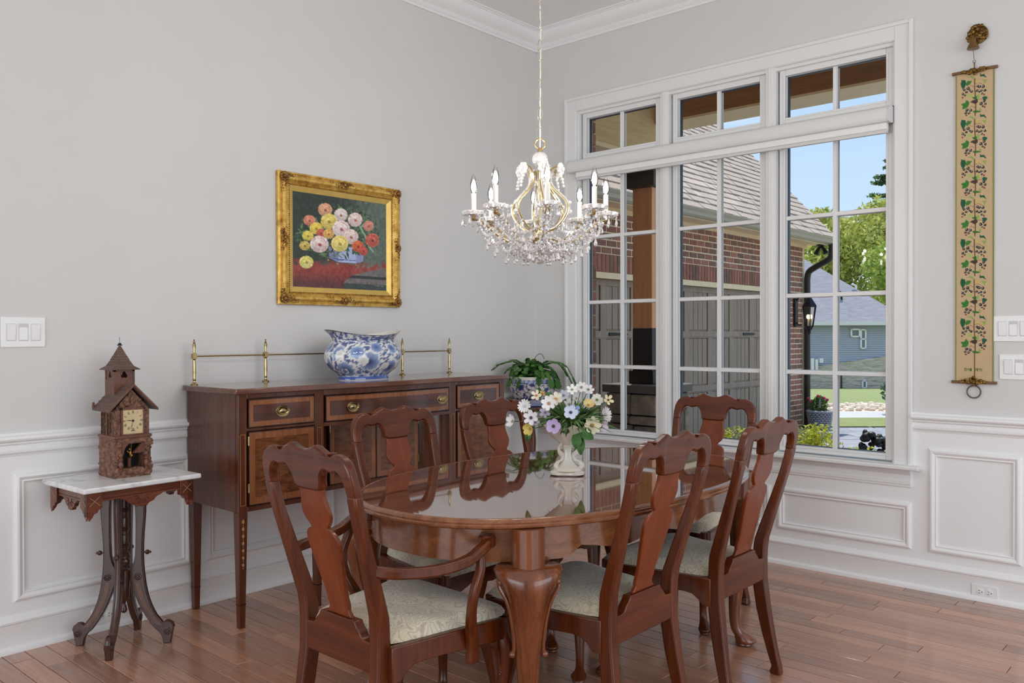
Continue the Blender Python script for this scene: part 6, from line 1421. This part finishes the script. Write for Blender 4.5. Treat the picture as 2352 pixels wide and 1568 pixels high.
def flower(px, py, dd, r, npet, col, cc, tilt=(0, 0), shape=.62, cup=.25, name='flower'):
    r *= 1.3; shape *= .95; cup += .12*q.random()
    c = at2(px, py, dd); out = (c-Vector((0, 0, -.02))).normalized(); nrm = (-FV*1.0+out*.55+RV*tilt[0]+Vector((0, 0, 1))*tilt[1]).normalized(); a0 = nrm.orthogonal().normalized(); b0 = nrm.cross(a0); m = MB()
    for k in range(npet):
        a = 2*PI*k/npet+q.uniform(-.1, .1); U = a0*math.cos(a)+b0*math.sin(a); V = nrm.cross(U); wl = r*shape*q.uniform(.9, 1.1)
        P = lambda u, v: c+U*(r*u)+V*(wl*v)+nrm*(r*cup*(u*u)+.10*r*(v*v)*4*u)
        rows_ = [[P(u, v*w_) for v in (-.5, -.25, 0, .25, .5)] for u, w_ in ((.08, .25), (.35, .8), (.65, 1.05), (.88, .85), (1.0, .4))]
        th2 = nrm*.0007
        m.add([tuple(x) for rw in rows_ for x in rw], [(i*5+j, i*5+j+1, (i+1)*5+j+1, (i+1)*5+j) for i in range(4) for j in range(4)])
    f = m.build(name, mat('petal_'+col, col, .5, var=.05, scale=40, Subsurface_Weight=0.0), fa, angle=60)
    cm_ = MB().sphere(tuple(c+nrm*r*.10), r*.17, 8, 6)
    for k in range(8): a = 2*PI*k/8; cm_.sphere(tuple(c+nrm*r*.16+(a0*math.cos(a)+b0*math.sin(a))*r*.2), r*.05, 5, 4)
    cm_.build('flower_eye', mat('eye_'+cc, cc, .6), f)
    base_ = Vector((c.x*.15, c.y*.15, .02)); MB().tube([tuple(base_), tuple((base_+c)/2+Vector((0, 0, .01))), tuple(c)], .0016, 5).build('flower_stem', mat('stem_green', '3f5a30', .6), f)
W1, W2, YL, LI, BLU_, OR = 'e8e6e4', 'dcd6d6', 'dcc96e', 'bfa9cf', '8fa4cf', 'd9a83a'
for f in ((950, 465, -.02, .017, 6, W1, '8d8f6a'), (1055, 440, 0, .018, 7, W2, '8d8f6a'), (1135, 465, .01, .017, 6, W2, '7f8a5a'), (1228, 580, 0, .019, 9, 'd8d3c6', '6a7a30'), (1355, 580, -.01, .017, 5, 'd9cfa0', '54431c'), (1130, 640, -.04, .017, 6, 'd6c184', 'ab8b3e', (0, .5), .9, .7), (855, 530, .05, .018, 7, 'c9c9d4', '8888a0'), (770, 570, -.05, .021, 6, 'e9e2cf', 'd3a640'), (690, 620, -.08, .023, 7, W1, 'b59a6a'), (550, 530, -.03, .017, 5, 'ecdfc8', 'b98a3c'), (615, 510, -.02, .010, 4, OR, 'a8741c'), (420, 650, -.04, .021, 14, W1, 'cfcdc8', (0, 0), .35), (490, 780, -.09, .023, 6, 'e6e1e4', '4a3a52'), (540, 830, -.07, .015, 5, 'd6cddd', '8a7a98'), (285, 820, -.02, .020, 6, W1, 'a0a08a', (-.9, .3), .8, .5), (480, 905, -.09, .018, 6, YL, 'b49a3a', (-.5, -.2), .9, .7), (742, 875, -.13, .022, 5, LI, '2f3a20', (0, 0), .95), (935, 720, -.12, .021, 5, 'cfd4e6', '26305c', (0, 0), .9), (985, 690, -.11, .015, 4, BLU_, '26305c', (0, 0), .9), (1175, 865, -.08, .026, 8, 'e4dcbe', 'c08a2a'), (1275, 880, -.05, .019, 6, 'cfc2cc', '8f7f8f', (.8, -.2), .9, .6), (1320, 745, 0, .024, 15, 'd9d5d2', 'b8b0a8', (.6, 0), .32), (1000, 560, .06, .014, 5, W2, '9a9a80'), (650, 720, -.03, .018, 6, 'cfc8da', '8a7f9a'), (920, 630, .03, .018, 6, W2, '9a9a80')):
    flower(*f)
# ================================================================== crystal chandelier
CXY = (1.753, -2.077)
cd = thing('chandelier', 'crystal and gilt chandelier with eight lit candle bulbs above the table', 'chandelier', (CXY[0], CXY[1], 0))
CB = mat('chandelier_brass', 'bfa877', .22, .9, var=.1, scale=30)
SIL = mat('chain_champagne', 'cfc7ae', .22, .9)
def crystal(name, d=.22, t=.42):
    N = NT(name); tr = N.n('ShaderNodeBsdfTransparent'); gl = N.n('ShaderNodeBsdfGlossy'); df = N.n('ShaderNodeBsdfDiffuse'); m1 = N.n('ShaderNodeMixShader'); m2 = N.n('ShaderNodeMixShader')
    tr.inputs[0].default_value = (.97, .97, .98, 1); gl.inputs['Roughness'].default_value = .03; gl.inputs[0].default_value = (1, 1, 1, 1); df.inputs[0].default_value = (.93, .93, .93, 1)
    m1.inputs[0].default_value = t; N.l(gl.outputs[0], m1.inputs[1]); N.l(tr.outputs[0], m1.inputs[2]); m2.inputs[0].default_value = d; N.l(m1.outputs[0], m2.inputs[1]); N.l(df.outputs[0], m2.inputs[2]); N.l(m2.outputs[0], N.out.inputs[0]); MATS[name] = N.m; return N.m
CR = crystal('cut_crystal', .22, .36); CRC = crystal('clear_crystal', .10, .55)
q = random.Random(31)
MB().lathe([(.06, CH), (.062, CH-.008), (.05, CH-.022), (.015, CH-.03), (.008, CH-.05)], 24).build('ceiling_canopy', SIL, cd, fix=True)
lk = MB(); pts = []
for i in range(20):
    a = 2*PI*i/20; pts.append((.0105*math.cos(a), 0, .021*math.sin(a)))
lkm = MB().tube(pts, .0014, 6, closed=True).mesh('chain_link', SIL)
z = 2.075; k = 0
while z < CH-.05:
    o = link('chain_link', lkm, cd); o.location = (q.uniform(-.003, .003), q.uniform(-.003, .003), z); o.rotation_euler = (q.uniform(-.12, .12), q.uniform(-.12, .12), (.2 if k % 2 else .2+PI/2)+q.uniform(-.4, .4)+YAW); z += .0375; k += 1
MB().tube([(0, 0, 2.02), (.004, 0, 2.4), (-.003, .002, 2.8), (0, 0, CH-.03)], .0028, 6).build('cord', mat('clear_cord', 'dcdcd8', .3), cd)
MB().tube([(.0195*math.cos(2*PI*i/28)*math.cos(-YAW)*1, -.0195*math.cos(2*PI*i/28)*math.sin(YAW), 2.034+.0195*math.sin(2*PI*i/28)) for i in range(28)], .0034, 8, closed=True).build('hanging_ring', CB, cd)
MB().lathe([(.006, 1.999), (.010, 2.002), (.010, 2.010), (.006, 2.018)], 14).build('ring_collar', CB, cd, fix=True)
b = MB().sphere((0, 0, 1.974), .0305, 16, 12); b.build('cut_glass_ball', crystal('cut_ball', .20, .40), cd, smooth=False)
MB().lathe([(.004, 1.58), (.006, 1.62), (.014, 1.64), (.03, 1.655), (.034, 1.668), (.02, 1.68), (.010, 1.70), (.012, 1.74), (.018, 1.76), (.010, 1.79), (.009, 1.86), (.014, 1.88), (.008, 1.90), (.010, 1.93), (.006, 1.945)], 18).build('centre_stem', CB, cd, fix=True)
MB().lathe([(.012, 1.72), (.030, 1.735), (.022, 1.76), (.026, 1.80), (.020, 1.84), (.013, 1.87), (.018, 1.885), (.012, 1.90)], 12).build('glass_sleeve', CRC, cd, fix=True, smooth=False)
def bead(m, p, r):
    r *= 1.18
    p = Vector(p); m.sphere(tuple(p), r, 6, 4)
def oct_drop(m, p, r, h):
    x, y, z_ = p; n = 6; m.loft([[(x+.15*r*math.cos(2*PI*j/n), y+.15*r*math.sin(2*PI*j/n), z_) for j in range(n)], [(x+r*math.cos(2*PI*j/n), y+r*math.sin(2*PI*j/n), z_-h*.62) for j in range(n)], [(x+r*.75*math.cos(2*PI*j/n), y+r*.75*math.sin(2*PI*j/n), z_-h*.85) for j in range(n)], [(x+.05*r*math.cos(2*PI*j/n), y+.05*r*math.sin(2*PI*j/n), z_-h) for j in range(n)]])
dropm = MB(); oct_drop(dropm, (0, 0, -.012), .0065, .026); dropm.sphere((0, 0, -.006), .0042, 6, 4); dropm = dropm.mesh('crystal_drop', CR, smooth=False)
# upper scrolls: five gilt C-scrolls with glass facing and crystal rosettes
prof = sp([(.030, 1.700), (.060, 1.706), (.092, 1.735), (.112, 1.775), (.104, 1.808), (.075, 1.838), (.046, 1.868), (.038, 1.900), (.050, 1.932), (.072, 1.942), (.086, 1.930)], 36)
for k in range(6):
    a = k*PI/3+.35; U = Vector((math.cos(a), math.sin(a), 0)); N_ = Vector((-U.y, U.x, 0)); m = MB()
    for s in (-1, 1): m.tube([tuple(U*r+N_*.0075*s+Vector((0, 0, z_))) for r, z_ in prof], .0032, 6)
    sc = m.build('gilt_scroll', CB, cd)
    MB().tube([tuple(U*(r+.004)+Vector((0, 0, z_))) for r, z_ in prof[3:34]], .0062, 6).build('glass_facing', CRC, sc, smooth=False)
    m = MB(); c = U*.084+Vector((0, 0, 1.930))
    for j in range(7): t = 2*PI*j/7; bead(m, c+N_*.016*math.cos(t)+Vector((0, 0, .016*math.sin(t))), .0085)
    bead(m, c+U*.008, .008)
    for j in range(4): bead(m, c+Vector((0, 0, -.026-.013*j))+U*(.006*j**.5), .0068-.0006*j)
    for (r, z_, n) in ((.108, 1.80, 0), (.112, 1.765, 0), (.078, 1.72, 0)): bead(m, U*(r+.010)+Vector((0, 0, z_)), .0075)
    o = m.build('crystal_rosette', CR, sc, smooth=False); o['kind'] = 'stuff'
    for s in (-1, 1):
        o = link('crystal_drop', dropm, sc); o.location = U*.10+N_*.014*s+Vector((0, 0, 1.738))
# eight arms
armp = sp([(.030, 1.668), (.062, 1.662), (.095, 1.650), (.135, 1.662), (.175, 1.690), (.212, 1.722), (.240, 1.738), (.256, 1.742)], 30)
BULB = emit('lit_bulb', 'fff8ee', 95)
BGL = glass('bulb_glass', (1, .99, .97))
base_a = math.atan2(-_f.y, -_f.x)+.07
for k in range(8):
    a = base_a+k*PI/4; U = Vector((math.cos(a), math.sin(a), 0)); N_ = Vector((-U.y, U.x, 0))
    m = MB()
    for s in (-1, 1): m.tube([tuple(U*r+N_*.0058*s+Vector((0, 0, z_))) for r, z_ in armp], .0033, 6)
    ar = m.build('arm', CB, cd)
    MB().tube([tuple(U*r+Vector((0, 0, z_+.004))) for r, z_ in armp[4:27]], .0058, 6).build('glass_facing', CRC, ar, smooth=False)
    c = U*.256
    def LP(r, z_): return (r, z_)
    MB().lathe([(.006, 1.735), (.010, 1.742), (.007, 1.750), (.013, 1.756)], 14, tuple(c)).build('cup', CB, ar, fix=True)
    # scalloped glass bobeche
    nb = 40; rings = []
    for (r, z_, sc_) in ((.010, 1.750, 0), (.030, 1.752, .02), (.044, 1.757, .06), (.047, 1.768, .07), (.044, 1.772, .07), (.040, 1.763, .05), (.020, 1.758, 0), (.009, 1.757, 0)):
        rings.append([tuple(c+Vector((r*(1+sc_*math.cos(10*2*PI*j/nb))*math.cos(2*PI*j/nb), r*(1+sc_*math.cos(10*2*PI*j/nb))*math.sin(2*PI*j/nb), z_))) for j in range(nb)])
    MB().loft(rings, caps=False).build('bobeche', CR, ar, fix=True, smooth=False)
    MB().lathe([(.0095, 1.756), (.0095, 1.838), (.008, 1.840)], 14, tuple(c)).build('candle_sleeve', mat('candle_white', 'e9e4d8', .5), ar, fix=True)
    MB().lathe([(.006, 1.838), (.0115, 1.852), (.0135, 1.866), (.0125, 1.880), (.0085, 1.897), (.004, 1.909), (.0012, 1.915)], 14, tuple(c)).build('bulb', BGL, ar, fix=True)
    MB().lathe([(.003, 1.846), (.0085, 1.856), (.0095, 1.866), (.0080, 1.876), (.0035, 1.888), (.001, 1.893)], 12, tuple(c)).build('filament_glow', BULB, ar, fix=True)
    pl_ = bpy.data.lights.new('candle_light', 'POINT'); pl_.energy = 1.5; pl_.color = (1, .93, .82); pl_.shadow_soft_size = .012; po_ = bpy.data.objects.new('candle_light', pl_); COL.objects.link(po_); po_.parent = ar; po_.location = c+Vector((0, 0, 1.93))
    for j in range(7):
        t = 2*PI*j/7+k; o = link('crystal_drop', dropm, ar); o.location = c+Vector((.044*math.cos(t), .044*math.sin(t), 1.754)); o.rotation_euler = (0, 0, t)
    # beads hung along the underside of the arm and swags to the next arm
    m = MB()
    for j in range(11):
        r, z_ = armp[5+2*j]
        for s in (-1, 1): bead(m, U*r+N_*.012*s+Vector((0, 0, z_-.010)), .0062)
        if j % 2 == 0:
            p = U*r+Vector((0, 0, z_-.018)); bead(m, p, .0055); oct_drop(m, (p.x, p.y, p.z-.006), .0065, .026)
    V = Vector((math.cos(a+PI/4), math.sin(a+PI/4), 0))
    for (r0, z0, sag, n) in ((.236, 1.735, .055, 15), (.200, 1.712, .060, 13), (.150, 1.664, .040, 11), (.110, 1.652, .030, 9)):
        A, B = U*r0, V*r0
        for j in range(n+1):
            t = j/n; p = A*(1-t)+B*t; zz = z0-.012-sag*4*t*(1-t); bead(m, (p.x, p.y, zz), .0050 if j % 2 else .0062)
        p = (A+B)/2; oct_drop(m, (p.x, p.y, z0-.018-sag), .0085, .032)
    o = m.build('bead_swags', CR, ar, smooth=False); o['kind'] = 'stuff'
# lower basket of drops
m = MB()
for (R0, z0, n, s_) in ((.120, 1.640, 20, .0075), (.092, 1.628, 16, .008), (.064, 1.618, 12, .0085), (.036, 1.612, 8, .009)):
    for j in range(n):
        t = 2*PI*j/n+R0*40; p = (R0*math.cos(t), R0*math.sin(t), z0+q.uniform(-.004, .004)); bead(m, (p[0], p[1], p[2]+.006), .006); bead(m, (p[0], p[1], p[2]+.018), .0055); oct_drop(m, p, s_, .030+.008*q.random())
o = m.build('crystal_basket', CR, cd, smooth=False); o['kind'] = 'stuff'
b = MB().sphere((0, 0, 1.590), .0205, 10, 7); b.build('bottom_ball', crystal('bottom_ball', .12, .5), cd, smooth=False)
